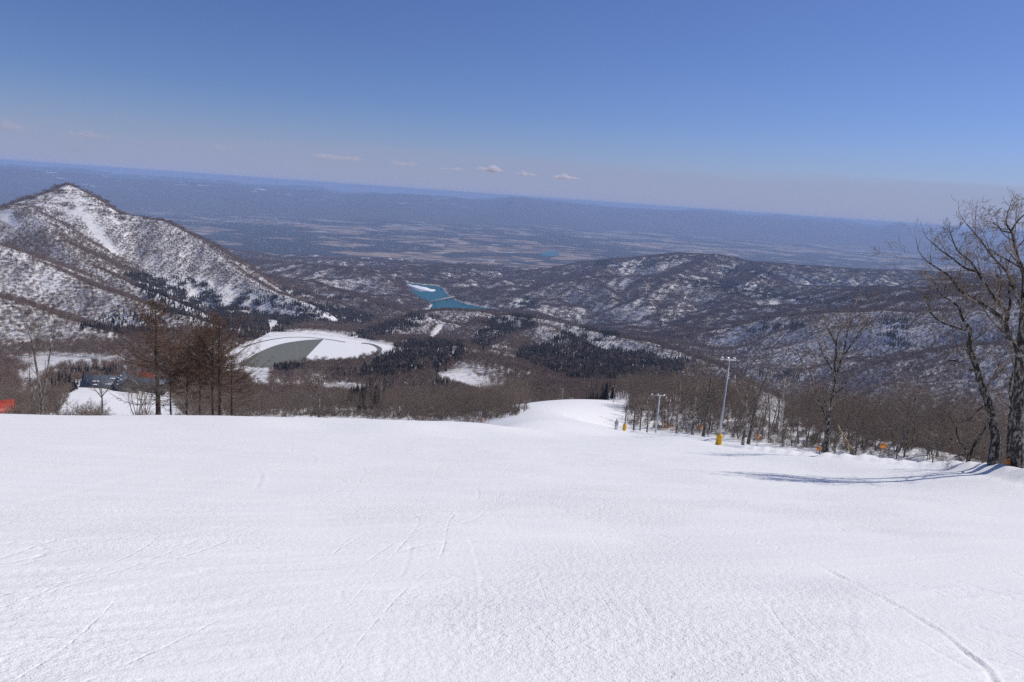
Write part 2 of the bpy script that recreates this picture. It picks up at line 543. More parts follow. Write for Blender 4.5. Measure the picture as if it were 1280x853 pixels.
for k, (ang, sx, sy, lv, w) in enumerate(((0.5, 0.10, 0.55, 0.47, 0.006), (0.35, 0.09, 0.6, 0.55, 0.006), (-0.5, 0.5, 0.09, 0.5, 0.006), (1.2, 0.14, 0.5, 0.44, 0.006), (0.1, 0.28, 0.22, 0.52, 0.005), (-0.9, 0.12, 0.45, 0.56, 0.006), (0.75, 0.3, 1.3, 0.5, 0.012), (0.62, 0.07, 0.9, 0.46, 0.008), (0.2, 0.06, 0.8, 0.54, 0.008), (-0.25, 0.7, 0.07, 0.47, 0.008), (-0.7, 0.6, 0.10, 0.53, 0.007), (1.0, 0.08, 0.7, 0.5, 0.008), (0.4, 0.12, 1.5, 0.5, 0.014))):
    c = t.math('MULTIPLY', contour(ang, sx, sy, lv, w, k + 1), (0.006, 0.006, 0.007, 0.006, 0.006, 0.006, 0.005, 0.006, 0.005, 0.006, 0.006, 0.005, 0.005)[k])
    lines = c if lines is None else t.math('ADD', lines, c)
brk = t.math('MULTIPLY', t.ramp(t.noise(0.5, 2), 0.42, 0.64), t.ramp(t.noise(9.0, 3), 0.36, 0.6))
lines = t.math('MULTIPLY', lines, brk)
mp = t.node('ShaderNodeMapping', Vector=t.pos)
mp.inputs['Rotation'].default_value = (0, 0, 0.5)
mp.inputs['Scale'].default_value = (0.16, 1.6, 0.0)
tone = t.noise(1.0, 4, mp.outputs[0], 0.6)
tone = t.ramp(tone, 0.35, 0.65)
t.color(t.mix(t.math('ADD', t.math('MULTIPLY', tone, 0.6), t.math('MULTIPLY', big, 0.4)), tuple(c * f for c, f in zip(SNOW, (0.945, 0.95, 0.965))), tuple(min(0.93, c * 1.015) for c in SNOW)))
rough = t.attr('rough')
h = t.math('ADD', t.math('MULTIPLY', lum, 0.0150), t.math('MULTIPLY', grain, 0.0072))
h = t.math('MULTIPLY', h, t.math('ADD', rough, 0.3))
h = t.math('SUBTRACT', h, lines)
t.bump(h, 1.0, 1.0)
M['snow'] = t.m

t = NT('snow_hill', 0.7, 0.15)
n1 = t.noise(0.14, 4)
n2 = t.noise(0.35, 4, rough=0.7)
under = t.ramp(t.math('ADD', t.math('MULTIPLY', n1, 0.5), t.math('MULTIPLY', n2, 0.5)), 0.42, 0.56)
und = t.math('MULTIPLY', under, t.attr('scrub'))
t.color(t.mix(und, (0.82, 0.815, 0.82), (0.13, 0.10, 0.088)))
M['hill'] = t.m

t = NT('plain_land', 0.9, 0.1)
p2 = t.scale(t.pos, (1, 1, 0))
def vor(vec, scale, feature='F1'):
    return t.node('ShaderNodeTexVoronoi', Vector=vec, Scale=scale, voronoi_dimensions='2D')
wx = t.node('ShaderNodeTexNoise', Vector=p2, Scale=0.0012, Detail=3)
warp = t.node('ShaderNodeVectorMath', operation='SCALE')
t.l.new(wx.outputs['Color'], warp.inputs[0]); warp.inputs['Scale'].default_value = 700
pw = t.node('ShaderNodeVectorMath', operation='ADD')
t.l.new(p2, pw.inputs[0]); t.l.new(warp.outputs[0], pw.inputs[1])
v1 = vor(pw.outputs[0], 1 / 900.0)
v2 = vor(pw.outputs[0], 1 / 240.0)
sep = t.node('ShaderNodeSeparateColor'); t.l.new(v1.outputs['Color'], sep.inputs[0])
sep2 = t.node('ShaderNodeSeparateColor'); t.l.new(v2.outputs['Color'], sep2.inputs[0])
field = t.mix(sep2.outputs[0], (0.17, 0.125, 0.09), (0.36, 0.27, 0.20))
field = t.mix(t.ramp(sep2.outputs[1], 0.88, 0.91), field, (0.36, 0.36, 0.38))
field = t.mix(t.ramp(sep2.outputs[2], 0.62, 0.66), field, (0.11, 0.085, 0.07))
region = t.noise(1 / 2200.0, 4, p2)
fine = t.noise(1 / 420.0, 3, p2)
wmask = t.ramp(t.math('ADD', t.math('ADD', t.math('MULTIPLY', sep.outputs[0], 0.34), t.math('MULTIPLY', region, 0.5)), t.math('MULTIPLY', fine, 0.5)), 0.63, 0.67)
woodc = t.mix(t.noise(1 / 60.0, 3, p2), (0.018, 0.02, 0.02), (0.06, 0.048, 0.042))
land_c = t.mix(wmask, field, woodc)
mtn = t.attr('mountain')
mwood = t.mix(t.noise(1 / 500.0, 5, p2), (0.05, 0.048, 0.045), (0.12, 0.095, 0.085))
msnow = t.ramp(t.noise(1 / 900.0, 5, p2), 0.62, 0.68)
mwood = t.mix(t.math('MULTIPLY', msnow, t.attr('high')), mwood, (0.75, 0.76, 0.8))
t.color(t.mix(mtn, land_c, mwood))
M['plain'] = t.m

t = NT('lake_water', 0.3, 0.06)
t.color((0.008, 0.10, 0.13))
t.bump(t.noise(0.4, 3), 0.15, 0.2)
M['water'] = t.m

t = NT('asphalt', 0.9, 0.15)
a = t.noise(0.15, 5)
t.color(t.mix(a, (0.125, 0.13, 0.112), (0.18, 0.182, 0.155)))
M['asphalt'] = t.m
plain('paint_line', (0.3, 0.3, 0.28), 0.8)
t = NT('ice', 0.5, 0.3)
t.color(t.mix(t.noise(0.05, 4), (0.72, 0.75, 0.8), (0.85, 0.86, 0.9)))
M['ice'] = t.m

def bark(name, dark, light, scale, lo=0.45, hi=0.6, stretch=(1, 1, 0.45)):
    t = NT(name, 0.9, 0.1)
    obj = t.n.new('ShaderNodeTexCoord').outputs['Object']
    n = t.noise(scale, 4, t.scale(obj, stretch), 0.65)
    t.color(t.mix(t.ramp(n, lo, hi), dark, light))
    t.bump(n, 0.6, 0.03)
    M[name] = t.m
bark('bark_beech', (0.035, 0.031, 0.029), (0.26, 0.245, 0.225), 11.0, 0.48, 0.62)
bark('bark_grey', (0.08, 0.07, 0.063), (0.29, 0.265, 0.24), 3.0)
bark('bark_larch', (0.035, 0.028, 0.024), (0.12, 0.095, 0.08), 4.0)
bark('bark_twig', (0.13, 0.098, 0.08), (0.33, 0.262, 0.212), 2.0, stretch=(1, 1, 1))
bark('bark_pale', (0.16, 0.15, 0.14), (0.42, 0.40, 0.37), 3.0)
bark('larch_twig', (0.115, 0.072, 0.049), (0.255, 0.16, 0.105), 1.5, stretch=(1, 1, 1))
bark('broken_wood', (0.22, 0.16, 0.10), (0.52, 0.43, 0.31), 5.0, stretch=(1, 1, 0.2))

t = NT('bare_wood_far', 0.9, 0.05)
r = t.rand()
t.color(t.mix(r, (0.125, 0.081, 0.064), (0.25, 0.172, 0.137)))
M['far_bare'] = t.m
t = NT('bare_wood_mid', 0.9, 0.05)
r = t.rand()
t.color(t.mix(r, (0.135, 0.092, 0.073), (0.27, 0.197, 0.157)))
M['mid_bare'] = t.m
t = NT('conifer_needles', 0.85, 0.1)
r = t.rand()
t.color(t.mix(r, (0.018, 0.016, 0.015), (0.042, 0.036, 0.031)))
M['conifer'] = t.m
plain('conifer_trunk', (0.05, 0.04, 0.035))

plain('steel_galv', (0.38, 0.40, 0.43), 0.45, 0.5, 0.35, 0.2, 3.0)
plain('pole_dark', (0.09, 0.085, 0.08), 0.7)
plain('pad_yellow', (0.72, 0.42, 0.02), 0.6, 0.3, 0, 0.12, 4.0)
plain('lamp_white', (0.75, 0.76, 0.78), 0.5)
plain('lamp_glass', (0.25, 0.28, 0.32), 0.15, 0.6)
plain('snow_cap', SNOW, 0.7, 0.1, 0, 0.02)
plain('sign_orange', (0.62, 0.20, 0.035), 0.7, 0.2, 0, 0.35, 9.0)
plain('stake_orange', (0.55, 0.24, 0.07), 0.7)
plain('stake_wood', (0.12, 0.09, 0.07))
plain('roof_slate', (0.10, 0.12, 0.155), 0.55, 0.4, 0, 0.2, 0.6)
plain('roof_red', (0.42, 0.055, 0.03), 0.5, 0.4, 0, 0.15, 0.8)
plain('wall_lodge', (0.13, 0.115, 0.10), 0.8)
plain('wall_pale', (0.4, 0.38, 0.35), 0.8)
plain('glass_dark', (0.02, 0.025, 0.03), 0.12, 0.6)
plain('concrete', (0.42, 0.38, 0.31), 0.85)
plain('pier_dark', (0.16, 0.15, 0.14), 0.85)
plain('car_black', (0.012, 0.012, 0.014), 0.25, 0.5)
plain('car_silver', (0.20, 0.21, 0.23), 0.3, 0.5)
plain('tyre', (0.02, 0.02, 0.02), 0.85)
plain('town_pale', (0.4, 0.4, 0.4), 0.8, 0.2, 0, 0.2, 0.002)
plain('town_grey', (0.25, 0.26, 0.28), 0.8, 0.2, 0, 0.2, 0.002)
plain('cloth_pale', (0.36, 0.36, 0.44), 0.85)
plain('cloth_dark', (0.10, 0.10, 0.14), 0.85)
plain('skin', (0.5, 0.33, 0.25), 0.6)
plain('ski_plastic', (0.25, 0.25, 0.32), 0.35, 0.5)
plain('wire', (0.12, 0.12, 0.13), 0.6)

# ------------------------------------------------------------------ mesh helpers
def mesh_np(name, V, F, mat, smooth_shade=False, attrs=None):
    me = bpy.data.meshes.new(name)
    V = np.asarray(V, np.float32)
    me.vertices.add(len(V))
    me.vertices.foreach_set('co', V.ravel())
    fs = F if isinstance(F, list) else [F]
    fs = [np.asarray(f, np.int32) for f in fs if len(f)]
    loops = np.concatenate([f.ravel() for f in fs])
    tot = np.concatenate([np.full(len(f), f.shape[1], np.int32) for f in fs])
    me.loops.add(len(loops))
    me.loops.foreach_set('vertex_index', loops)
    me.polygons.add(len(tot))
    me.polygons.foreach_set('loop_start', np.concatenate(([0], np.cumsum(tot)[:-1])).astype(np.int32))
    mats = mat if isinstance(mat, list) else [mat]
    for m in mats:
        me.materials.append(M[m] if isinstance(m, str) else m)
    if smooth_shade:
        me.polygons.foreach_set('use_smooth', np.ones(len(tot), bool))
    for k, a in (attrs or {}).items():
        at_ = me.attributes.new(k, 'FLOAT', 'POINT')
        at_.data.foreach_set('value', np.asarray(a, np.float32).ravel())
    me.update()
    return me

def link(name, me, parent=None, label=None, cat=None, group=None, kind=None, loc=None):
    o = bpy.data.objects.new(name, me)
    COL.objects.link(o)
    if parent is not None:
        o.parent = parent
    if loc is not None:
        o.location = loc
    for k, v in (('label', label), ('category', cat), ('group', group), ('kind', kind)):
        if v:
            o[k] = v
    return o

# ------------------------------------------------------------------ near snow: berm along the piste edge, grooming, ski tracks
def line_dist(x, y, pts, taper=False):
    best = np.full(x.shape, 1e9)
    side = np.zeros(x.shape)
    par = np.zeros(x.shape)
    n = len(pts) - 1
    for i in range(n):
        ax, ay = pts[i][:2]
        bx, by = pts[i + 1][:2]
        ex, ey = bx - ax, by - ay
        L = math.hypot(ex, ey) + 1e-9
        t = np.clip(((x - ax) * ex + (y - ay) * ey) / (L * L), 0, 1)
        d = np.hypot(x - ax - t * ex, y - ay - t * ey)
        c = d < best
        best = np.where(c, d, best)
        side = np.where(c, np.sign(ex * (y - ay) - ey * (x - ax)), side)
        par = np.where(c, (i + t) / n, par)
    return best, side, par

def ground_hit(u, v):
    """walk a sight line to the ground"""
    a, b, c = ray(u, v)
    ia = int(np.argmin(np.abs(AZ - math.atan2(a, b))))
    hit = np.nonzero(GZ[:, ia] >= RR * c)[0]
    if len(hit) == 0 or hit[0] == 0:
        return None
    j = hit[0]
    f0 = GZ[j - 1, ia] - RR[j - 1] * c
    f1 = GZ[j, ia] - RR[j] * c
    d = RR[j - 1] + (RR[j] - RR[j - 1]) * (-f0) / (f1 - f0 + 1e-12)
    return np.array((a * d, b * d, c * d))

def catmull(pts, k=6):
    p = np.array([pts[0]] + list(pts) + [pts[-1]], float)
    out = []
    for i in range(1, len(p) - 2):
        for t in np.linspace(0, 1, k, endpoint=False):
            a, b, c, d = p[i - 1], p[i], p[i + 1], p[i + 2]
            out.append(0.5 * ((2 * b) + (c - a) * t + (2 * a - 5 * b + 4 * c - d) * t * t + (3 * b - a - 3 * c + d) * t ** 3))
    out.append(p[-2])
    return np.array(out)

BERM = catmull([at(*p)[:2] for p in ((1600, 640, 19), (1400, 612, 23.5), (1280, 599, 28), (1150, 586, 36), (1030, 574, 45), (960, 567, 55), (898, 556.5, 79), (840, 547, 98), (790, 538, 117))], 4)
m = RG < 175
xn, yn = GX[m], GY[m]
rn = RG[m]
dz = np.zeros(xn.shape)
bd, bs, bp = line_dist(xn, yn, BERM)
lump = fbm(xn / 0.6, yn / 0.6, 3, 21) * 0.45 + fbm(xn / 0.28, yn / 0.28, 2, 25) * 0.22
off = bd * bs                                       # positive inside the piste
bh = (0.40 + 0.10 * noise(xn / 7, yn / 7, 30))
dz += bh * np.exp(-(np.where(off > 0, off / 0.45, off / 1.6)) ** 2) * (1 + 0.16 * fbm(xn / 1.7, yn / 1.7, 2, 22) + 0.06 * lump) * (bd < 6)
dz += 0.07 * lump * np.exp(-((off - 0.5) / 0.9) ** 2)
bench = np.interp(bp, (0, 0.45, 0.62, 0.78, 1), (1.2, 1.4, 3.0, 7.0, 3.0))
s_out = -off - bench
dz -= 0.42 * np.clip(s_out, 0, 9) * smooth(0, 1.5, s_out) * (1 - smooth(25, 70, s_out))
# grooming and wear
a = math.radians(62)
ca, sa = math.cos(a), math.sin(a)
al, ac = xn * sa + yn * ca, xn * ca - yn * sa
patch = smooth(-0.25, 0.45, fbm(xn / 5, yn / 9, 3, 33))
streak = fbm(al / 3.2, ac / 0.26, 3, 35)
wide = fbm(al / 9.0, ac / 1.5, 2, 39)
leftish = smooth(4.0, -7.0, xn)
fade = 1 / (1 + rn / 22.0)
dz += fade * (0.013 * streak * (0.25 + 0.9 * leftish) * patch + 0.022 * wide + 0.03 * fbm(xn / 2.6, yn / 2.6, 2, 41))
dz += 0.05 * fbm(xn / 8, yn / 8, 2, 43) * smooth(3, 15, rn)
rough_n = np.clip(0.35 + 0.75 * smooth(-0.3, 0.5, fbm(xn / 3.0, yn / 4.0, 3, 45)) * (1 - 0.45 * leftish) - 0.25 * smooth(0.1, 0.6, streak), 0.1, 1.2)
dz += 0.005 * fade * rough_n * fbm(xn / 0.085, yn / 0.085, 2, 47) * (rn < 16)
GZ[m] += dz
ROUGH = np.full(GZ.shape, 0.5)
ROUGH[m] = rough_n

TRACKS = [  # (photograph points, width, depth)
    ([(1000, 694), (1050, 721), (1100, 746), (1150, 775), (1200, 810), (1240, 853), (1262, 880)], 0.017, 0.085),
    ([(880, 652), (910, 664), (950, 678), (1000, 696)], 0.018, 0.045),
    ([(1120, 690), (1150, 700), (1182, 714)], 0.016, 0.04),
    ([(1210, 690), (1250, 698), (1290, 706)], 0.022, 0.018),
    ([(1220, 782), (1250, 792), (1290, 801)], 0.02, 0.05),
    ([(862, 605), (890, 610), (920, 618), (950, 628)], 0.025, 0.045),
    ([(560, 842), (580, 815), (600, 785), (604, 750), (600, 715), (590, 680), (575, 655)], 0.022, 0.012),
    ([(400, 600), (440, 607), (470, 616), (490, 620), (530, 630), (560, 645)], 0.04, 0.02),
    ([(440, 572), (452, 580), (455, 590), (448, 604), (436, 618), (416, 632)], 0.03, 0.014),
    ([(316, 584), (325, 592), (324, 602), (316, 612)], 0.045, 0.03),
    ([(352, 550), (364, 556), (362, 566)], 0.05, 0.025),
    ([(385, 568), (392, 573), (390, 580)], 0.05, 0.02),
    ([(514, 668), (512, 690), (506, 710), (500, 722)], 0.022, 0.010),
    ([(560, 575), (600, 580), (640, 588), (700, 600), (760, 616)], 0.045, 0.02),
    ([(700, 592), (740, 604), (770, 618)], 0.045, 0.02),
    ([(640, 650), (700, 662), (760, 668)], 0.04, 0.016),
    ([(0, 692), (70, 685), (150, 678), (230, 668), (310, 655)], 0.06, 0.02),
    ([(0, 640), (60, 625), (130, 606), (200, 590), (260, 580)], 0.10, 0.025),
    ([(0, 757), (90, 748), (200, 728), (280, 708)], 0.06, 0.018),
    ([(0, 583), (90, 579), (180, 577), (270, 574)], 0.10, 0.02),
    ([(0, 800), (110, 790), (230, 770), (330, 742)], 0.05, 0.016),
    ([(1058, 755), (1066, 790), (1078, 820)], 0.04, 0.012),
    ([(480, 853), (478, 820), (484, 790)], 0.025, 0.009),
    ([(880, 720), (940, 735), (990, 760)], 0.04, 0.014),
]
m = (RG < 62) & (np.abs(AZ)[None] < 0.75)
xn, yn, zn = GX[m], GY[m], GZ[m]
for pts, w, dep in TRACKS:
    q = [ground_hit(*p) for p in pts]
    q = np.array([p[:2] for p in q if p is not None])
    if len(q) < 2:
        continue
    q = catmull(q, 5)
    lim = (xn > q[:, 0].min() - 1) & (xn < q[:, 0].max() + 1) & (yn > q[:, 1].min() - 1) & (yn < q[:, 1].max() + 1)
    xs, ys = xn[lim], yn[lim]
    wob = 0.03 * noise(xs / 0.5, ys / 0.5, 51)
    d, s, par = line_dist(xs + wob, ys - wob, q)
    w2 = np.maximum(w, 0.0007 * np.hypot(xs, ys))
    f = smooth(0, 0.15, par) * (1 - smooth(0.85, 1, par)) * (0.35 + 0.8 * smooth(-0.3, 0.3, noise(xs / 0.45, ys / 0.45, 53)) * (0.6 + 0.5 * noise(xs / 0.09, ys / 0.09, 54)))
    zn[lim] += 0.26 * f * dep * (-np.exp(-(d / w2) ** 2) + 0.7 * np.exp(-((d - 2.2 * w2) / w2) ** 2) * (s > 0))
GZ[m] = zn

# ------------------------------------------------------------------ look-ups on the finished ground
TG = GZ / RG
RUNMAX = np.maximum.accumulate(TG, 0)

def ground_z(x, y):
    r = np.hypot(x, y)
    th = np.arctan2(x, y)
    i = np.clip(np.searchsorted(RR, r) - 1, 0, NR - 2)
    j = np.clip(np.searchsorted(AZ, th) - 1, 0, NA - 2)
    fr = np.clip((r - RR[i]) / (RR[i + 1] - RR[i]), 0, 1)
    fa = np.clip((th - AZ[j]) / (AZ[j + 1] - AZ[j]), 0, 1)
    return (GZ[i, j] * (1 - fr) + GZ[i + 1, j] * fr) * (1 - fa) + (GZ[i, j + 1] * (1 - fr) + GZ[i + 1, j + 1] * fr) * fa

def in_sight(x, y, z, h, slack=0.0012):
    r = np.hypot(x, y)
    slack = slack + 0.004 * smooth(1200, 2200, r)
    i = np.clip(np.searchsorted(RR, r) - 2, 0, NR - 1)
    j = np.clip(np.searchsorted(AZ, np.arctan2(x, y)), 0, NA - 1)
    return (z + h) / r > RUNMAX[i, j] - slack

# ------------------------------------------------------------------ ground objects cut from the grid
V_ALL = np.stack((GX, GY, GZ), -1).reshape(-1, 3)
ii = np.arange(NR - 1)[:, None] * NA + np.arange(NA)[None]
jj = np.arange(NR - 1)[:, None] * NA + (np.arange(NA)[None] + 1) % NA
QUADS = np.stack((ii, ii + NA, jj + NA, jj), -1)
qr = np.repeat(RR[:-1, None], NA, 1)
qa = np.degrees(np.repeat(AZ[None], NR - 1, 0))
foot_q = np.interp(qa, (-40, -21, -1, 14, 26, 40), (17000, 18000, 21500, 25000, 27500, 29000))
cls = np.full(qr.shape, 1)
cls[qr < 240] = 0
cls[(qa > -55) & (qa < -14.5 - np.clip((qr - 2400) / 400, -1, 1) * 3) & (qr > 1500) & (qr < 3400)] = 2
cls[qr > 8200] = 3
cls[qr > foot_q * 1.02] = 4
GSL = np.hypot(np.gradient(GZ, axis=0) / np.gradient(RR)[:, None], np.gradient(GZ, axis=1) / (RG * np.gradient(AZ)[None]))   # steepness
scrub = smooth(250, 1300, RG) * 0.6 + smooth(2500, 4500, RG) * 0.3
scrub = scrub * (1 - 0.4 * smooth(0.28, 0.55, GSL))
GU, GV = project(GX, GY, GZ)
scrub = scrub * smooth(0, 30, poly_dist(GX, GY, LOT))
high = smooth(-620, -450, GZ) * smooth(0, -15, np.degrees(AZ))[None]
mtn = smooth(0, 900, RG - np.interp(np.degrees(AZ), (-40, -21, -1, 14, 26, 40), (17000, 18000, 21500, 25000, 27500, 29000))[None])

def ground_part(name, c, mat, attrs, label):
    q = QUADS[cls == c]
    ids, inv = np.unique(q, return_inverse=True)
    at_ = {k: a.reshape(-1)[ids] for k, a in attrs.items()}
    me = mesh_np(name, V_ALL[ids], inv.reshape(-1, 4), mat, True, at_)
    return link(name, me, kind='structure', label=label)
ground_part('ski_slope', 0, 'snow', {'rough': ROUGH}, 'groomed white ski piste with ski tracks falling away from the viewer')
ground_part('hills', 1, 'hill', {'scrub': scrub}, 'snowy wooded foothills and valleys below the ski slope')
ground_part('mountain', 2, 'hill', {'scrub': scrub * 0.55}, 'pointed snowy mountain with bare woods')
ground_part('plain', 3, 'plain', {'mountain': mtn, 'high': high}, 'wide brown plain of fields, woods and towns')
ground_part('far_mountains', 4, 'plain', {'mountain': mtn, 'high': high}, 'long blue mountain range on the horizon')

def flat_poly(name, pix, z, mat, kind='structure', label=None, parent=None, thick=0.0):
    p = np.array([on_level(u, v, z) for u, v in pix])
    a = 0.5 * np.sum(p[:, 0] * np.roll(p[:, 1], -1) - p[:, 1] * np.roll(p[:, 0], -1))
    if a < 0:
        p = p[::-1]
    n = len(p)
    V = np.column_stack((p, np.full(n, z)))
    if thick:
        V = np.vstack((V, np.column_stack((p, np.full(n, z - thick)))))
        k = np.arange(n)
        F = [np.arange(n)[None], np.stack((k, k + n, (k + 1) % n + n, (k + 1) % n), -1)]
    else:
        F = [np.arange(n)[None]]
    return link(name, mesh_np(name, V, F, mat), kind=kind, label=label, parent=parent)

def smooth_poly(pts, k=5):
    p = list(pts)
    n = len(p)
    out = []
    for i in range(n):
        a, b, c, d = (np.array(p[(i + j - 1) % n], float) for j in range(4))
        for t in np.linspace(0, 1, k, endpoint=False):
            out.append(tuple(0.5 * ((2 * b) + (c - a) * t + (2 * a - 5 * b + 4 * c - d) * t * t + (3 * b - a - 3 * c + d) * t ** 3)))
    return out

lp = np.array(LAKE)
if np.sum(lp[:, 0] * np.roll(lp[:, 1], -1) - lp[:, 1] * np.roll(lp[:, 0], -1)) < 0:
    lp = lp[::-1]
tg = np.roll(lp, -1, 0) - np.roll(lp, 1, 0)
tg /= np.linalg.norm(tg, axis=1)[:, None]
lp = lp + 22.0 * np.column_stack((tg[:, 1], -tg[:, 0]))
link('lake', mesh_np('lake', np.column_stack((lp, np.full(len(lp), LAKE_Z))), np.arange(len(lp))[None], 'water'), kind='structure', label='teal reservoir winding between wooded hills')
flat_poly('lake_ice', smooth_poly([(510, 354.8), (515, 356.6), (521, 356.8), (527, 358.6), (533, 359.4), (538, 361.5), (543.5, 362), (544, 363.6), (539, 364.8), (533, 363.9), (526, 364.4), (520, 363.2), (516, 362.6), (512, 358)], 2), LAKE_Z + 0.35, 'ice', label='white ice sheet at the head of the reservoir', thick=0.3)
# small lake on the plain
flat_poly('lake', smooth_poly([(676, 316), (686, 314), (698, 315.5), (697, 320), (684, 320.5), (677, 319)], 3), -895.0, 'water', label='small blue lake on the brown plain')

lot = flat_poly('parking_lot', smooth_poly([(296, 459), (318, 443.5), (346, 431.5), (376, 426), (401, 424.2), (404, 424.2), (403, 425.6), (392, 437), (381, 448.5), (378, 451), (372, 453), (350, 458), (325, 460.5)], 4), LOT_Z + 0.06, 'asphalt', label='cleared grey asphalt of the car park among snow')
for i in range(7):
    f = i / 6.0
    a = (322 + 58 * f, 444.5 - 18.5 * f ** 0.8)
    b = (340 + 40 * f, 458 - 12 * f)
    pa, pb = np.array(on_level(*a, LOT_Z)), np.array(on_level(*b, LOT_Z))
    pa, pb = pa + (pb - pa) * 0.12, pb - (pb - pa) * 0.25
    dvec = (pb - pa) / np.hypot(*(pb - pa))
    nv = np.array((-dvec[1], dvec[0])) * 0.12
    z = LOT_Z + 0.1
    link('painted_line', mesh_np('painted_line', [(*(pa - nv), z), (*(pb - nv), z), (*(pb + nv), z), (*(pa + nv), z)], np.array([[0, 1, 2, 3]]), 'paint_line'), parent=lot)
def strip(name, pix, z, w, mat, label):
    p = catmull([on_level(u, v, z) for u, v in pix], 5)
    tg = np.gradient(p, axis=0)
    tg /= np.linalg.norm(tg, axis=1)[:, None]
    nv = np.column_stack((-tg[:, 1], tg[:, 0])) * w / 2
    n = len(p)
    V = np.vstack((np.column_stack((p - nv, np.full(n, z))), np.column_stack((p + nv, np.full(n, z)))))
    k = np.arange(n - 1)
    return link(name, mesh_np(name, V, np.stack((k, k + 1, k + 1 + n, k + n), -1), mat), kind='structure', label=label)
strip('access_road', [(262, 450), (285, 440.5), (310, 432), (335, 425.5), (360, 422), (385, 422), (410, 424.5), (432, 428)], LOT_Z + 0.05, 5.0, 'asphalt', 'narrow dark road curving round the top of the car park')
strip('access_road', [(452, 429), (464, 430.5), (473, 434.5), (474, 438.5), (468, 443), (460, 446)], LOT_Z + 0.055, 9.0, 'asphalt', 'curved asphalt turning lane at the far end of the car park')

# ------------------------------------------------------------------ tree builders
def unit(v):
    return v / (np.linalg.norm(v) + 1e-9)

class Wood:
    """branches as tapered tubes, built in batches"""
    def __init__(self):
        self.ch = {}
    def add(self, pts, rad, k=3, tag=0):
        pts = np.asarray(pts, float)
        self.ch.setdefault((tag, len(pts), k), []).append((pts, np.asarray(rad, float)))
    def mesh(self, name, mat, tag=0, smooth_shade=True):
        Vs, Fs, base = [], [], 0
        for (tg, n, k), lst in self.ch.items():
            if tg != tag:
                continue
            P = np.array([c[0] for c in lst])
            R = np.array([c[1] for c in lst])
            T = np.gradient(P, axis=1)
            T /= np.linalg.norm(T, axis=2, keepdims=True) + 1e-9
            ref = np.zeros_like(T)
            ref[..., 0] = 1
            flat = np.abs(T[..., 0]) > 0.8
            ref[flat] = (0, 1, 0)
            A = np.cross(T, ref)
            A /= np.linalg.norm(A, axis=2, keepdims=True) + 1e-9
            B = np.cross(T, A)
            ang = np.arange(k) * 2 * np.pi / k
            ring = P[:, :, None] + R[:, :, None, None] * (A[:, :, None] * np.cos(ang)[None, None, :, None] + B[:, :, None] * np.sin(ang)[None, None, :, None])
            m = len(lst)
            Vs.append(ring.reshape(-1, 3))
            c = np.arange(m)[:, None, None] * n * k + base
            i = np.arange(n - 1)[None, :, None] * k
            a = np.arange(k)[None, None]
            b = (a + 1) % k
            Fs.append(np.stack((c + i + a, c + i + b, c + i + k + b, c + i + k + a), -1).reshape(-1, 4))
            base += m * n * k
        return mesh_np(name, np.vstack(Vs), np.vstack(Fs), mat, smooth_shade)

UP = np.array((0, 0, 1.0))
def perp_dir(d, ang, phi):
    a = unit(np.cross(d, (0.31, 0.87, 0.38)))
    b = np.cross(d, a)
    return unit(d * math.cos(ang) + (a * math.cos(phi) + b * math.sin(phi)) * math.sin(ang))

def grow(W, p, d, L, r, lev, cfg, rs, tagfn):
    n = cfg['seg'][lev]
    pts = [p]
    d = unit(d)
    dirs = []
    for i in range(n):
        d = unit(d + rs.normal(0, cfg['wob'][lev], 3) + UP * cfg['up'][lev])
        p = p + d * (L / n)
        pts.append(p)
        dirs.append(d)
    rad = r * (1 - np.linspace(0, 1, n + 1) * cfg['taper'])
    W.add(pts, np.maximum(rad, cfg['rmin']), cfg['sides'][lev], tagfn(lev))
    sprout(W, np.array(pts), rad, L, lev, cfg, rs, tagfn)

def sprout(W, pts, rad, L, lev, cfg, rs, tagfn, tmin=None, count=None):
    if lev + 1 >= cfg['levels']:
        return
    n = len(pts) - 1
    c = count if count is not None else max(1, int(round(cfg['kids'][lev] * rs.uniform(0.8, 1.2))))
    t0 = cfg['tmin'][lev] if tmin is None else tmin
    phi = rs.uniform(0, 6.28)
    for q in range(c):
        t = t0 + (1 - t0) * (q + rs.uniform(0, 1)) / c
        t = min(t, 0.999)
        i = int(t * n)
        f = t * n - i
        p = pts[i] * (1 - f) + pts[i + 1] * f
        dd = unit(pts[i + 1] - pts[i])
        phi += 2.4 + rs.uniform(-0.5, 0.5)
        ang = math.radians(rs.uniform(*cfg['ang'][lev]))
        cd = perp_dir(dd, ang, phi)
        cl = L * cfg['ratio'][lev] * rs.uniform(0.7, 1.2) * (1.15 - 0.5 * t)
        cr = max((rad[i] * (1 - f) + rad[i + 1] * f) * cfg['rr'][lev], cfg['rmin'])
        grow(W, p, cd, cl, cr, lev + 1, cfg, rs, tagfn)

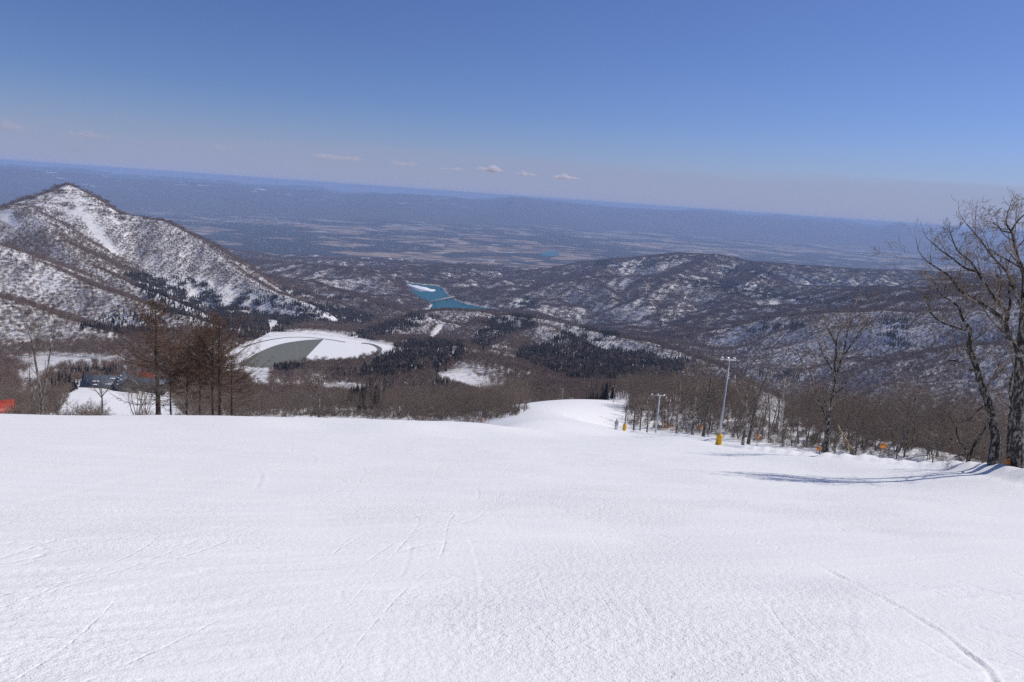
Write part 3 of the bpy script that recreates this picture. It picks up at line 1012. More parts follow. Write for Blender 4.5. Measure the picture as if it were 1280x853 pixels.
BEECH = dict(levels=5, seg=[7, 6, 4, 3, 2], wob=[0.07, 0.13, 0.16, 0.18, 0.2], up=[0.05, 0.07, 0.05, 0.03, 0.02], taper=0.72, rmin=0.006,
             sides=[7, 5, 4, 3, 3], kids=[7, 6, 5, 3], tmin=[0.38, 0.3, 0.2, 0.15], ang=[(28, 52), (30, 55), (30, 55), (30, 60)], ratio=[0.62, 0.55, 0.5, 0.5], rr=[0.55, 0.55, 0.5, 0.5])
def bare_tree(seed, H, lean=0.05, cfg=BEECH, stems=1):
    rs = np.random.RandomState(seed)
    W = Wood()
    tg = lambda lev: 0 if lev < 1 else 1
    for s in range(stems):
        d = unit(np.array((rs.normal(0, lean + 0.18 * (stems > 1)), rs.normal(0, lean + 0.18 * (stems > 1)), 1)))
        p = np.array((rs.normal(0, 0.12 * (stems > 1)), rs.normal(0, 0.12 * (stems > 1)), -0.4))
        grow(W, p, d, H * 0.72, H * 0.0125 / math.sqrt(stems), 0, cfg, rs, tg)
    return W

SHRUB = dict(BEECH, levels=4, seg=[5, 4, 3, 2], kids=[6, 5, 4], tmin=[0.2, 0.2, 0.15], ratio=[0.5, 0.5, 0.5], rmin=0.005, wob=[0.12, 0.16, 0.18, 0.2], sides=[5, 3, 3, 3])

def far_tree(rs, H, nb, nt, wtw, off=(0, 0, 0), cr=0.27):
    """a distant bare tree: trunk, limbs and twig bundles as slim spikes"""
    V, F = [], []
    def spike(a, b, w):
        d = b - a
        s = unit(np.cross(d, rs.normal(0, 1, 3))) * w
        s2 = unit(np.cross(d, s)) * w
        i = len(V)
        V.extend((a + s, a - s * 0.5 + s2 * 0.87, a - s * 0.5 - s2 * 0.87, b))
        F.extend(((i, i + 1, i + 3), (i + 1, i + 2, i + 3), (i + 2, i, i + 3)))
    def blade(a, b, w):
        s = unit(np.cross(b - a, rs.normal(0, 1, 3))) * w
        i = len(V)
        V.extend((a - s, a + s, b))
        F.append((i, i + 1, i + 2))
    o = np.array(off, float)
    lean = np.array((rs.normal(0, 0.04), rs.normal(0, 0.04), 0)) * H
    spike(o + (0, 0, -0.6), o + lean + (0, 0, H * 0.85), H * 0.013)
    for _ in range(nb):
        t = rs.uniform(0.25, 0.6)
        a = o + lean * t + (0, 0, H * t)
        ph = rs.uniform(0, 6.28)
        q = rs.uniform(0.5, 1.0) * cr * H
        b = o + lean * t + (q * math.cos(ph), q * math.sin(ph), H * min(0.98, t + rs.uniform(0.22, 0.4)))
        spike(a, b, H * 0.006)
    for _ in range(nt):
        u_ = unit(rs.normal(0, 1, 3)) * rs.uniform(0.1, 0.85) ** 0.5
        a = o + lean * 0.7 + np.array((u_[0] * cr, u_[1] * cr, 0.66 + u_[2] * 0.28)) * H
        b = a + unit(np.array((u_[0], u_[1], 0.75 + 0.4 * u_[2])) + rs.normal(0, 0.35, 3)) * H * rs.uniform(0.12, 0.24)
        blade(a, b, wtw)
    return V, F

def conifer_geo(rs, H, layers=6, sides=7, off=(0, 0, 0), wid=0.16):
    V, F = [], []
    o = np.array(off, float)
    ph0 = rs.uniform(0, 6.28)
    for l in range(layers):
        zb = H * (0.12 + 0.80 * l / layers)
        zt = min(H, zb + H * 0.30)
        R = H * wid * (1 - 0.86 * l / layers) * rs.uniform(0.85, 1.15)
        i = len(V)
        V.append(o + (0, 0, zt))
        for k in range(sides * 2):
            ph = ph0 + l * 0.7 + k * math.pi / sides
            q = R * (1.0 if k % 2 == 0 else 0.55) * rs.uniform(0.75, 1.2)
            V.append(o + (q * math.cos(ph), q * math.sin(ph), zb - (0.04 * H if k % 2 == 0 else 0) * rs.uniform(0.3, 1.4)))
        for k in range(sides * 2):
            F.append((i, i + 1 + k, i + 1 + (k + 1) % (sides * 2)))
    i = len(V)
    w = H * 0.014
    for a in range(4):
        V.append(o + (w * math.cos(a * 1.57), w * math.sin(a * 1.57), -0.6))
    for a in range(4):
        V.append(o + (w * 0.7 * math.cos(a * 1.57), w * 0.7 * math.sin(a * 1.57), H * 0.3))
    return V, F, [(i + a, i + (a + 1) % 4, i + 4 + (a + 1) % 4, i + 4 + a) for a in range(4)]

def src_mesh(name, parts, mat):
    V, F, Q, base = [], [], [], 0
    for p in parts:
        V.extend(p[0])
        F.extend([tuple(i + base for i in f) for f in p[1]])
        if len(p) > 2:
            Q.extend([tuple(i + base for i in f) for f in p[2]])
        base += len(p[0])
    return mesh_np(name, np.array(V), [np.array(F)] + ([np.array(Q)] if Q else []), mat)

rs0 = np.random.RandomState(3)
NEAR_SRC = []        # (trunk mesh, crown mesh, height)
for s in range(6):
    H = (11.5, 10.0, 12.5, 9.0, 11.0, 8.5)[s]
    W = bare_tree(100 + s, H, 0.06, BEECH, 1 if s < 4 else 2)
    NEAR_SRC.append((W.mesh('trunk', 'bark_grey', 0), W.mesh('crown', 'bark_twig', 1), H))
MID_SRC = [src_mesh('bare_tree_mid', [far_tree(rs0, 10.5, 10, 104, 0.098)], 'mid_bare') for _ in range(6)]
def clump(n, spread, nb, nt, w):
    return [far_tree(rs0, rs0.uniform(7.5, 11.5), nb, nt, w, (rs0.uniform(-spread, spread), rs0.uniform(-spread, spread), 0)) for _ in range(n)]
CLUMP_SRC = [src_mesh('bare_clump', clump(15, 14, 4, 36, 0.19), 'far_bare') for _ in range(6)]
CON_SRC = [src_mesh('conifer', [conifer_geo(rs0, 13.0, 7, 6, wid=rs0.uniform(0.13, 0.18))], 'conifer') for _ in range(5)]
CCON_SRC = [src_mesh('conifer_clump', [conifer_geo(rs0, rs0.uniform(10, 15), 4, 4, (rs0.uniform(-14, 14), rs0.uniform(-14, 14), 0)) for _ in range(16)], 'conifer') for _ in range(4)]

def scatter(name, P, scale, meshes, label, seed=0):
    """one mass of wood: copies of a few meshes set on points by geometry nodes"""
    coll = bpy.data.collections.new(name + '_source')
    for k, me in enumerate(meshes):
        o = bpy.data.objects.new('%s_%02d' % (name, k), me)
        coll.objects.link(o)
    n = len(P)
    me = bpy.data.meshes.new(name)
    me.vertices.add(n)
    me.vertices.foreach_set('co', np.asarray(P, np.float32).ravel())
    rr = np.random.default_rng(seed)
    for k, a in (('sc', scale), ('rz', rr.random(n) * 6.28), ('pick', rr.integers(0, len(meshes), n))):
        at_ = me.attributes.new(k, 'INT' if k == 'pick' else 'FLOAT', 'POINT')
        at_.data.foreach_set('value', np.asarray(a, np.int32 if k == 'pick' else np.float32))
    o = link(name, me, kind='stuff', label=label)
    ng = bpy.data.node_groups.new(name, 'GeometryNodeTree')
    ng.interface.new_socket('Geometry', in_out='INPUT', socket_type='NodeSocketGeometry')
    ng.interface.new_socket('Geometry', in_out='OUTPUT', socket_type='NodeSocketGeometry')
    N, L = ng.nodes, ng.links
    gi, go = N.new('NodeGroupInput'), N.new('NodeGroupOutput')
    ci = N.new('GeometryNodeCollectionInfo')
    ci.inputs['Collection'].default_value = coll
    ci.inputs['Separate Children'].default_value = True
    ci.inputs['Reset Children'].default_value = True
    ip = N.new('GeometryNodeInstanceOnPoints')
    ip.inputs['Pick Instance'].default_value = True
    def attr(nm, ty):
        a = N.new('GeometryNodeInputNamedAttribute')
        a.data_type = ty
        a.inputs['Name'].default_value = nm
        return [s for s in a.outputs if s.enabled and s.name == 'Attribute'][0]
    cx = N.new('ShaderNodeCombineXYZ')
    L.new(attr('rz', 'FLOAT'), cx.inputs['Z'])
    L.new(gi.outputs[0], ip.inputs['Points'])
    L.new(ci.outputs[0], ip.inputs['Instance'])
    L.new(attr('pick', 'INT'), ip.inputs['Instance Index'])
    L.new(cx.outputs[0], ip.inputs['Rotation'])
    L.new(attr('sc', 'FLOAT'), ip.inputs['Scale'])
    L.new(ip.outputs[0], go.inputs[0])
    md = o.modifiers.new('wood', 'NODES')
    md.node_group = ng
    return o

# ------------------------------------------------------------------ woods: where conifers stand, where ground is open (photograph outlines on ground at those distances)
CONIFER = [  # outline, nearest, farthest, density
    ([(150, 340), (200, 346), (250, 350), (330, 374), (420, 384), (465, 396), (440, 406), (385, 404), (345, 420), (310, 427), (262, 424), (232, 402), (185, 385), (170, 362)], 1300, 2700, 1.6),
    ([(92, 414), (130, 396), (170, 392), (205, 400), (225, 420), (160, 424)], 1000, 2000, 1.0),
    ([(275, 366), (320, 366), (372, 378), (470, 398), (455, 408), (380, 404), (275, 392)], 1600, 3000, 1.2),
    ([(350, 360), (385, 368), (382, 374), (350, 366)], 2400, 4200, 0.9), ([(395, 366), (440, 372), (438, 378), (395, 373)], 2400, 4200, 0.8),
    ([(428, 420), (470, 412), (525, 394), (540, 394), (545, 402), (500, 416), (470, 426), (440, 427)], 1400, 2500, 1.2),
    ([(466, 454), (500, 430), (540, 421), (580, 430), (585, 446), (560, 463), (540, 472), (500, 472), (470, 480), (440, 480), (448, 466)], 600, 1700, 1.5),
    ([(338, 458), (352, 449), (380, 449), (390, 458), (388, 468), (340, 470)], 850, 1120, 1.6),
    ([(405, 470), (440, 470), (440, 480), (405, 476)], 700, 1100, 0.5),
    ([(436, 486), (470, 480), (540, 482), (566, 470), (572, 480), (552, 494), (440, 498)], 500, 1000, 0.7),
    ([(436, 503), (470, 502), (480, 515), (440, 518)], 330, 520, 0.9),
    ([(588, 432), (612, 402), (640, 394), (670, 398), (668, 410), (640, 420), (622, 428), (604, 442)], 1200, 2500, 1.5),
    ([(640, 446), (664, 432), (690, 430), (704, 414), (722, 420), (760, 430), (800, 440), (858, 450), (852, 466), (832, 477), (790, 483), (740, 482), (700, 474), (660, 458)], 800, 2300, 1.5),
    ([(690, 408), (730, 408), (775, 420), (770, 426), (720, 416)], 1400, 2500, 0.35), ([(758, 414), (775, 417), (775, 424), (760, 422)], 1500, 2500, 1.3),
    ([(640, 376), (668, 371), (672, 384), (640, 390)], 2700, 5200, 1.2), ([(820, 400), (870, 396), (860, 404), (822, 408)], 3000, 4800, 0.7),
    ([(740, 326), (770, 326), (768, 333), (742, 334)], 4200, 7200, 1.2), ([(770, 331), (790, 329), (788, 336), (772, 337)], 4200, 7200, 1.1), ([(795, 328), (822, 326), (820, 333), (797, 334)], 4200, 7200, 1.1),
    ([(828, 323), (848, 323), (846, 330), (830, 331)], 4200, 7200, 1.2), ([(900, 332), (920, 330), (925, 342), (905, 345)], 4000, 7200, 1.0), ([(930, 340), (952, 336), (970, 346), (950, 352)], 4000, 7200, 1.0),
    ([(850, 352), (905, 352), (960, 358), (955, 366), (900, 362), (852, 358)], 3600, 6200, 1.2), ([(905, 358), (960, 362), (1010, 374), (960, 376), (912, 370)], 3400, 6200, 0.9), ([(1000, 346), (1060, 350), (1110, 354), (1060, 357), (1000, 354)], 3800, 7200, 0.8),
    ([(985, 372), (1070, 374), (1120, 380), (1060, 382), (985, 378)], 3200, 6200, 0.8), ([(880, 372), (900, 372), (900, 380), (880, 379)], 3200, 5000, 0.9),
    ([(935, 412), (985, 404), (1010, 408), (960, 416), (935, 418)], 2400, 3800, 0.8), ([(1100, 400), (1130, 402), (1135, 440), (1110, 436)], 2000, 3600, 0.8),
    ([(1040, 500), (1080, 505), (1140, 520), (1150, 532), (1090, 522), (1045, 512)], 180, 900, 0.9),
    ([(880, 470), (930, 462), (1000, 470), (1005, 480), (940, 476), (890, 482)], 500, 2200, 0.5),
    ([(735, 500), (760, 494), (765, 504), (740, 506)], 320, 900, 0.9),
    ([(80, 465), (110, 463), (140, 468), (200, 470), (200, 478), (140, 476), (80, 474)], 620, 1000, 0.9), ([(62, 492), (80, 486), (110, 478), (112, 484), (84, 496), (64, 500)], 450, 900, 0.8),
]
CLEARED = [
    ([(-300, 517), (0, 516.5), (200, 517.5), (400, 521), (600, 528), (640, 522), (664, 512), (684, 500), (740, 500), (786, 504), (780, 520), (788, 533), (898, 547), (1030, 567), (1150, 578), (1280, 588), (1500, 604), (1500, 1200), (-300, 1200)], 0, 330),
    ([(640, 505), (684, 497), (790, 500), (782, 512), (640, 512)], 200, 420),
    ([(275, 474), (288, 442), (338, 416), (400, 414), (492, 431), (492, 441), (432, 454), (400, 453), (380, 452), (322, 470)], 900, 1700),
    ([(300, 462), (336, 460), (336, 492), (318, 490)], 650, 1100),
    ([(540, 472), (582, 464), (602, 478), (642, 494), (668, 503), (640, 506), (604, 500), (566, 484)], 480, 1200),
    ([(395, 489), (440, 484), (455, 490), (520, 496), (520, 503), (410, 500)], 450, 1000),
    ([(70, 520), (88, 494), (110, 480), (165, 478), (205, 490), (230, 520)], 250, 720), ([(0, 452), (60, 445), (110, 447), (160, 452), (150, 458), (90, 460), (60, 470), (40, 490), (20, 480), (40, 462)], 620, 1300),
    ([(536, 424), (546, 410), (556, 404), (558, 408), (548, 418), (542, 426)], 1100, 2400),
    ([(335, 402), (344, 398), (348, 408), (338, 416)], 1300, 2300),
    ([(78, 234), (88, 238), (106, 262), (128, 288), (142, 308), (152, 320), (140, 320), (120, 300), (100, 272), (86, 246)], 1800, 3300), ([(0, 262), (14, 266), (24, 284), (20, 290), (0, 276)], 1500, 3300), ([(130, 262), (138, 266), (152, 282), (146, 284)], 1500, 3300),
    ([(868, 346), (885, 349), (884, 351), (868, 349)], 3600, 6000),
    ([(940, 505), (965, 497), (985, 505), (975, 530), (945, 525)], 150, 1500),
]
SPARSE = [
    ([(335, 466), (430, 470), (442, 486), (400, 496), (330, 490)], 550, 1080), ([(672, 397), (700, 402), (760, 419), (810, 436), (780, 438), (720, 422), (700, 430), (668, 425)], 1300, 2500),
    ([(590, 430), (640, 440), (690, 440), (690, 450), (640, 452), (590, 445)], 1000, 1900), ([(930, 500), (1000, 496), (1010, 520), (960, 535), (930, 520)], 200, 600),
    ([(20, 470), (110, 470), (110, 500), (20, 505)], 400, 900), ([(560, 455), (590, 455), (640, 480), (640, 500), (600, 500)], 450, 1200),
]
def zone(x, y, z, r, table, what):
    u, v = project(x, y, z)
    if what == 'd':
        k = 9.0 * np.clip(900.0 / r, 0.35, 1.2)
        u = u + k * 1.6 * noise(x / 45, y / 45, 121)
        v = v + k * 0.55 * noise(x / 45, y / 45, 122)
    out = np.zeros(x.shape)
    for e in table:
        m = (r > e[1]) & (r < e[2])
        if m.any():
            o = out[m]
            o = np.maximum(o, in_poly(u[m], v[m], e[0]) * (e[3] if what == 'd' else 1.0))
            out[m] = o
    return out

def candidates(r0, r1, per, seed, azmax=41.0):
    g = np.random.default_rng(seed)
    area = math.radians(2 * azmax) * 0.5 * (r1 * r1 - r0 * r0)
    n = int(area / per)
    r = np.sqrt(g.random(n) * (r1 * r1 - r0 * r0) + r0 * r0)
    a = np.radians((g.random(n) * 2 - 1) * azmax)
    return r * np.sin(a), r * np.cos(a), r, g

def wooded(x, y, z, r):
    """share of full bare-wood density"""
    d = 0.62 + 0.38 * smooth(-0.5, 0.4, fbm(x / 260, y / 260, 3, 101))
    th = np.degrees(np.arctan2(x, y))
    up = (th < -13) & (r > 1500) & (r < 3300) & (z > -345)
    d = np.where(up, d * (0.66 + 0.36 * smooth(-0.3, 0.4, fbm(x / 90, y / 90, 3, 107))) * (1 + 1.4 * smooth(-27, -21, th)) * (0.9 + 0.8 * smooth(-140, -290, z)), d)
    i = np.clip(np.searchsorted(RR, r), 0, NR - 1)
    j = np.clip(np.searchsorted(AZ, np.arctan2(x, y)), 0, NA - 1)
    steep = smooth(0.24, 0.50, GSL[i, j]) * smooth(1100, 2200, r)
    d = np.where(up, d, d * (1.45 - 0.62 * steep))
    d = d * (poly_dist(x, y, LAKE) > 14)
    d = d * (1 - smooth(7600, 8400, r))
    return d

def collect(r0, r1, per, seed, h, azmax=41.0):
    x, y, r, g = candidates(r0, r1, per, seed, azmax)
    z = ground_z(x, y)
    k = in_sight(x, y, z, h)
    x, y, z, r = x[k], y[k], z[k], r[k]
    con = zone(x, y, z, r, CONIFER, 'd')
    clr = zone(x, y, z, r, CLEARED, 'c')
    d = wooded(x, y, z, r) * (1 - clr) * (1 - 0.68 * zone(x, y, z, r, SPARSE, 'c'))
    return x, y, z, r, con * (1 - clr), d, g

# bare trees: near (full branching), middle distance, far clumps
x, y, z, r, con, d, g = collect(72, 470, 15, 201, 12, 46)
edge = (np.degrees(np.arctan2(x, y)) > 5) | (r > 95)
keep = (g.random(len(x)) < d * np.where(np.arctan2(x, y) > 0.1, 0.62, 1.0)) & (con < 0.4) & edge
near = np.column_stack((x, y, z, r))[keep]
x, y, z, r, con, d, g2 = collect(26, 74, 7, 211, 8, 46)
th = np.degrees(np.arctan2(x, y))
keep = (th > 14) & (zone(x, y, z, r, CLEARED, 'c') < 0.5) & (line_dist(x, y, BERM)[0] > 3.5)
near = np.vstack((near, np.column_stack((x, y, z, r))[keep]))
near_s = g.uniform(0.45, 1.2, len(near))
left = near[:, 0] < 0
near_s = np.where(left & (near[:, 3] < 200), near_s * 0.8, near_s)
near_s = np.where(np.arctan2(near[:, 0], near[:, 1]) > 0.1, near_s * 1.3, near_s)
near_s = np.where((near[:, 3] < 130), near_s * 0.85, near_s)
near_s = np.where((near[:, 3] < 74), near_s * 0.55, near_s)
order = np.argsort(-(near_s / near[:, 3]))
uu, vv = project(near[:, 0], near[:, 1], near[:, 2] + 5)
infr = (uu > -20) & (uu < 1300)
order = [i for i in order if infr[i]]
N_IND = 280
ind, rest = order[:N_IND], np.ones(len(near), bool)
rest[ind] = False
near_src_full = []
for k, (a, b, H) in enumerate(NEAR_SRC):
    src = bpy.data.meshes.new('bare_tree')
    V1 = np.empty(len(a.vertices) * 3, np.float32); a.vertices.foreach_get('co', V1)
    V2 = np.empty(len(b.vertices) * 3, np.float32); b.vertices.foreach_get('co', V2)
    f1 = np.empty(len(a.loops), np.int32); a.loops.foreach_get('vertex_index', f1)
    f2 = np.empty(len(b.loops), np.int32); b.loops.foreach_get('vertex_index', f2)
    near_src_full.append(mesh_np('bare_tree', np.vstack((V1.reshape(-1, 3), V2.reshape(-1, 3))), np.vstack((f1.reshape(-1, 4), f2.reshape(-1, 4) + len(a.vertices))), 'bark_twig', True))
scatter('bare_woods', near[rest][:, :3], near_s[rest], near_src_full, 'thicket of bare brown trees on the slopes just below the piste', 1)

# brushwood under the trees just below the piste edge
W_ = [bare_tree(450 + k, (1.9, 2.4, 2.9)[k], 0.25, SHRUB, 6) for k in range(3)]
BRUSH = []
for w_ in W_:
    w_.ch = {(0, n_, k_): v_ for (t_, n_, k_), v_ in w_.ch.items() if t_ == 1}
    BRUSH.append(w_.mesh('brush', 'bark_twig', 0))
x, y, z, r, con, d, g = collect(28, 340, 5.0, 212, 3, 44)
xb, yb, zb, rb, con, d, g = collect(265, 540, 7.0, 213, 3, 42)
kb = (xb < 60) & (zone(xb, yb, zb, rb, CLEARED, 'c') < 0.5)
th = np.degrees(np.arctan2(x, y))
keep = (zone(x, y, z, r, CLEARED, 'c') < 0.5) & (np.where(th > 8, line_dist(x, y, BERM)[0] > 2.5, r > 98)) & (g.random(len(x)) < np.where(th > 8, 0.95, 0.6))
PB = np.vstack((np.column_stack((x, y, z))[keep], np.column_stack((xb, yb, zb))[kb]))
scatter('brushwood', PB, g.uniform(0.5, 1.25, len(PB)), BRUSH, 'low bare brushwood under the trees beyond the piste edges', 7)

gi = np.random.default_rng(77)
def bare_label(u, size):
    kind = 'larger bare brown tree' if size > 0.085 else ('bare brown tree' if size > 0.06 else 'smaller bare brown tree')
    for lim, where, g_ in ((150, 'in the scrub near the slender birch and the lodge', 'left crest'), (330, 'in the scrub behind the larches', 'larches'), (470, 'in the scrub below the car park', 'car park'),
                           (560, 'in the thicket left of the orange stakes', 'stakes'), (640, 'in the thicket behind the orange stakes', 'stakes'), (765, 'at the side of the lower piste', 'lower piste'),
                           (850, 'in the wood behind the bend of the piste', 'bend'), (935, 'in the wood around the tall floodlight pole', 'tall floodlight pole'), (1015, 'in the wood between the tall floodlight pole and the lone beech', 'between pole and beech'),
                           (1100, 'in the wood behind the lone beech', 'lone beech'), (1180, 'in the brush between the lone beech and the leaning beech', 'between beeches'), (5000, 'in the brush behind the leaning beech', 'leaning beech')):
        if u < lim:
            return kind + ' ' + where, 'bare trees: ' + g_ + ', ' + kind.split(' ')[0]
for i in ind:
    px, py, pz, pr = near[i]
    k = int(gi.integers(0, 6))
    u_, v_ = project(px, py, pz)
    lab, grp = bare_label(u_, near_s[i] * NEAR_SRC[k][2] / pr)
    e = link('bare_tree', None, label=lab, cat='tree', group=grp, loc=(px, py, pz))
    e.rotation_euler = (0, 0, gi.random() * 6.28)
    s = near_s[i]
    e.scale = (s, s, s * gi.uniform(0.95, 1.15))
    link('trunk', NEAR_SRC[k][0], parent=e)
    link('crown', NEAR_SRC[k][1], parent=e)

x, y, z, r, con, d, g = collect(470, 2700, 24, 202, 12)
keep = (g.random(len(x)) < d) & (g.random(len(x)) > np.minimum(con, 1) * 0.86)
P = np.column_stack((x, y, z))[keep]
scatter('bare_woods', P, g.uniform(0.7, 1.15, len(P)), MID_SRC, 'bare brown woods on the slopes in the middle distance', 2)
print('mid trees', len(P), 'near', len(near))
x, y, z, r, con, d, g = collect(2700, 8400, 170, 203, 12)
keep = (g.random(len(x)) < d * 1.1) & (g.random(len(x)) > np.minimum(con, 1) * 0.86)
P = np.column_stack((x, y, z))[keep]
scatter('bare_woods', P, g.uniform(0.8, 1.15, len(P)), CLUMP_SRC, 'bare grey-brown woods covering the far hills and the mountain', 3)
print('clumps', len(P))

# conifers
x, y, z, r, con, d, g = collect(110, 1900, 30, 204, 14)
keep = g.random(len(x)) < con * 0.8
C = np.column_stack((x, y, z, r))[keep]
cs = g.uniform(0.5, 1.15, len(C)) * (0.85 + 0.3 * noise(C[:, 0] / 60, C[:, 1] / 60, 124))
o = np.argsort(-(cs / C[:, 3]))
ind = o[:280]
rest = np.ones(len(C), bool)
rest[ind] = False
scatter('conifer_woods', C[rest][:, :3], cs[rest], CON_SRC, 'dark conifer plantations on the lower slopes', 4)
for i in ind:
    u_, v_ = project(*C[i, :3])
    if u_ < 230:
        lab, grp = 'dark conifer near the lodge on the left', 'conifers near the lodge'
    elif u_ < 425:
        lab, grp = 'dark conifer in the clump in front of the car park', 'conifers by the car park'
    elif u_ < 640:
        lab, grp = ('taller' if cs[i] > 0.9 else 'shorter') + ' dark conifer in the plantation right of the car park, ' + ('near the snow run' if u_ > 540 else 'on its left side'), 'conifers right of the car park'
    elif u_ < 870:
        lab, grp = 'dark conifer in the plantation below the central wooded hill', 'conifers on the central hill'
    else:
        lab, grp = 'dark conifer on the slope right of the tall floodlight pole', 'conifers on the right slope'
    c = link('conifer', CON_SRC[int(gi.integers(0, 5))], label=lab, cat='conifer', group=grp, loc=C[i, :3])
    c.rotation_euler = (0, 0, gi.random() * 6.28)
    c.scale = (cs[i],) * 3
print('conifers', len(C))
x, y, z, r, con, d, g = collect(1900, 7500, 420, 205, 14)
keep = g.random(len(x)) < con
P = np.column_stack((x, y, z))[keep]
scatter('conifer_woods', P, g.uniform(0.75, 1.1, len(P)), CCON_SRC, 'dark conifer stands on the far hills', 5)

# ------------------------------------------------------------------ single trees near the piste, limbs measured one by one
def limb_pts(pix, d, rs, dep0=0.0, dep1=0.0, k=4):
    p = catmull([(u, v, d + dep0 + (dep1 - dep0) * i / max(1, len(pix) - 1)) for i, (u, v) in enumerate(pix)], k)
    return np.array([at(*q) for q in p])

LIMB = dict(levels=4, seg=[5, 4, 3, 2], wob=[0.14, 0.17, 0.19, 0.2], up=[0.06, 0.05, 0.03, 0.02], taper=0.75, rmin=0.0038,
            sides=[5, 4, 3, 3], kids=[5, 4, 3], tmin=[0.2, 0.15, 0.1], ang=[(28, 55), (28, 58), (28, 60)], ratio=[0.55, 0.55, 0.5], rr=[0.5, 0.5, 0.5])
def hero(name, label, d, trunk, limbs, seed, mat='bark_beech', twig='bark_twig', cat='tree', group=None, cfg=LIMB, tkids=6, ttmin=0.5, tl=None):
    """trunk: (points, first width px, last width px); limbs: (points, w0, w1, depth, twig shoots)"""
    rs = np.random.RandomState(seed)
    base = at(*trunk[0][0], d)
    e = link(name, None, label=label, cat=cat, group=group, loc=base)
    pm = d / FPX * 0.78
    W = Wood()
    pts = limb_pts(trunk[0], d, rs, 0, trunk[3] if len(trunk) > 3 else 0.0) - base
    pts[0, 2] -= 0.5
    rad = np.linspace(trunk[1], trunk[2], len(pts)) * pm / 2
    rad[0] *= 1.25
    W.add(pts, rad, 9, 0)
    L = np.linalg.norm(pts[-1] - pts[0])
    sprout(W, pts, rad, (tl or L * 0.45), -1, dict(cfg, tmin=[*cfg['tmin'], 0], kids=[*cfg['kids'], 0], ang=[*cfg['ang'], (35, 65)], ratio=[*cfg['ratio'], 1.0], rr=[*cfg['rr'], 0.32]), rs, lambda l: 2, tmin=ttmin, count=tkids)
    for lb in limbs:
        p = limb_pts(lb[0], d, rs, lb[3] * 0.3, lb[3]) - base
        r_ = np.linspace(lb[1], lb[2], len(p)) * pm / 2
        W.add(p, r_, 6, 1)
        L = np.linalg.norm(p[-1] - p[0])
        sprout(W, p, r_, max(0.8, L * 0.42), -1, dict(cfg, tmin=[*cfg['tmin'], 0], kids=[*cfg['kids'], 0], ang=[*cfg['ang'], (25, 60)], ratio=[*cfg['ratio'], 1.0], rr=[*cfg['rr'], 0.5]), rs, lambda l: 2, tmin=0.15, count=max(2, int(lb[4] * 0.75)))
        grow(W, p[-1], p[-1] - p[-2], L * 0.25, r_[-1], 1, cfg, rs, lambda l: 2)
    link('trunk', W.mesh('trunk', mat, 0), parent=e)
    if any(k[0] == 1 for k in W.ch):
        link('limbs', W.mesh('limbs', mat, 1), parent=e)
    if any(k[0] == 2 for k in W.ch):
        link('crown', W.mesh('crown', twig, 2), parent=e)
    return e

hero('beech_tree', 'tall leaning bare beech with bent mottled trunk, second from the right edge', 30.5,
     ([(1240, 586), (1243, 563), (1244, 543), (1238, 518), (1235, 502), (1228, 485), (1222, 465), (1216, 447), (1211.5, 434), (1213, 422), (1212, 412), (1204, 400), (1199, 384)], 14, 3.4),
     [([(1210, 414), (1190, 408), (1178, 403.5), (1168, 396.5), (1161, 387.6), (1160, 380)], 3.4, 1.6, -0.8, 7),
      ([(1199, 385), (1190, 377), (1182, 372.6), (1173, 364.7), (1169, 354.7), (1163, 349)], 3.0, 1.3, 0.6, 8),
      ([(1180, 371), (1181, 362), (1184, 351)], 2.0, 1.0, -0.3, 4),
      ([(1217.7, 463), (1209, 461), (1199, 453), (1187, 451), (1172.5, 459)], 3.0, 1.0, -0.9, 6),
      ([(1205, 400), (1212, 388), (1222, 378)], 2.0, 0.9, 0.8, 5),
      ([(1236, 505), (1224, 512), (1216, 522), (1204, 528)], 2.6, 0.9, -0.8, 5),
      ([(1230, 490), (1243, 470), (1250, 452)], 2.4, 1.0, 1.0, 5)], 21, tkids=7, ttmin=0.35, tl=2.4)
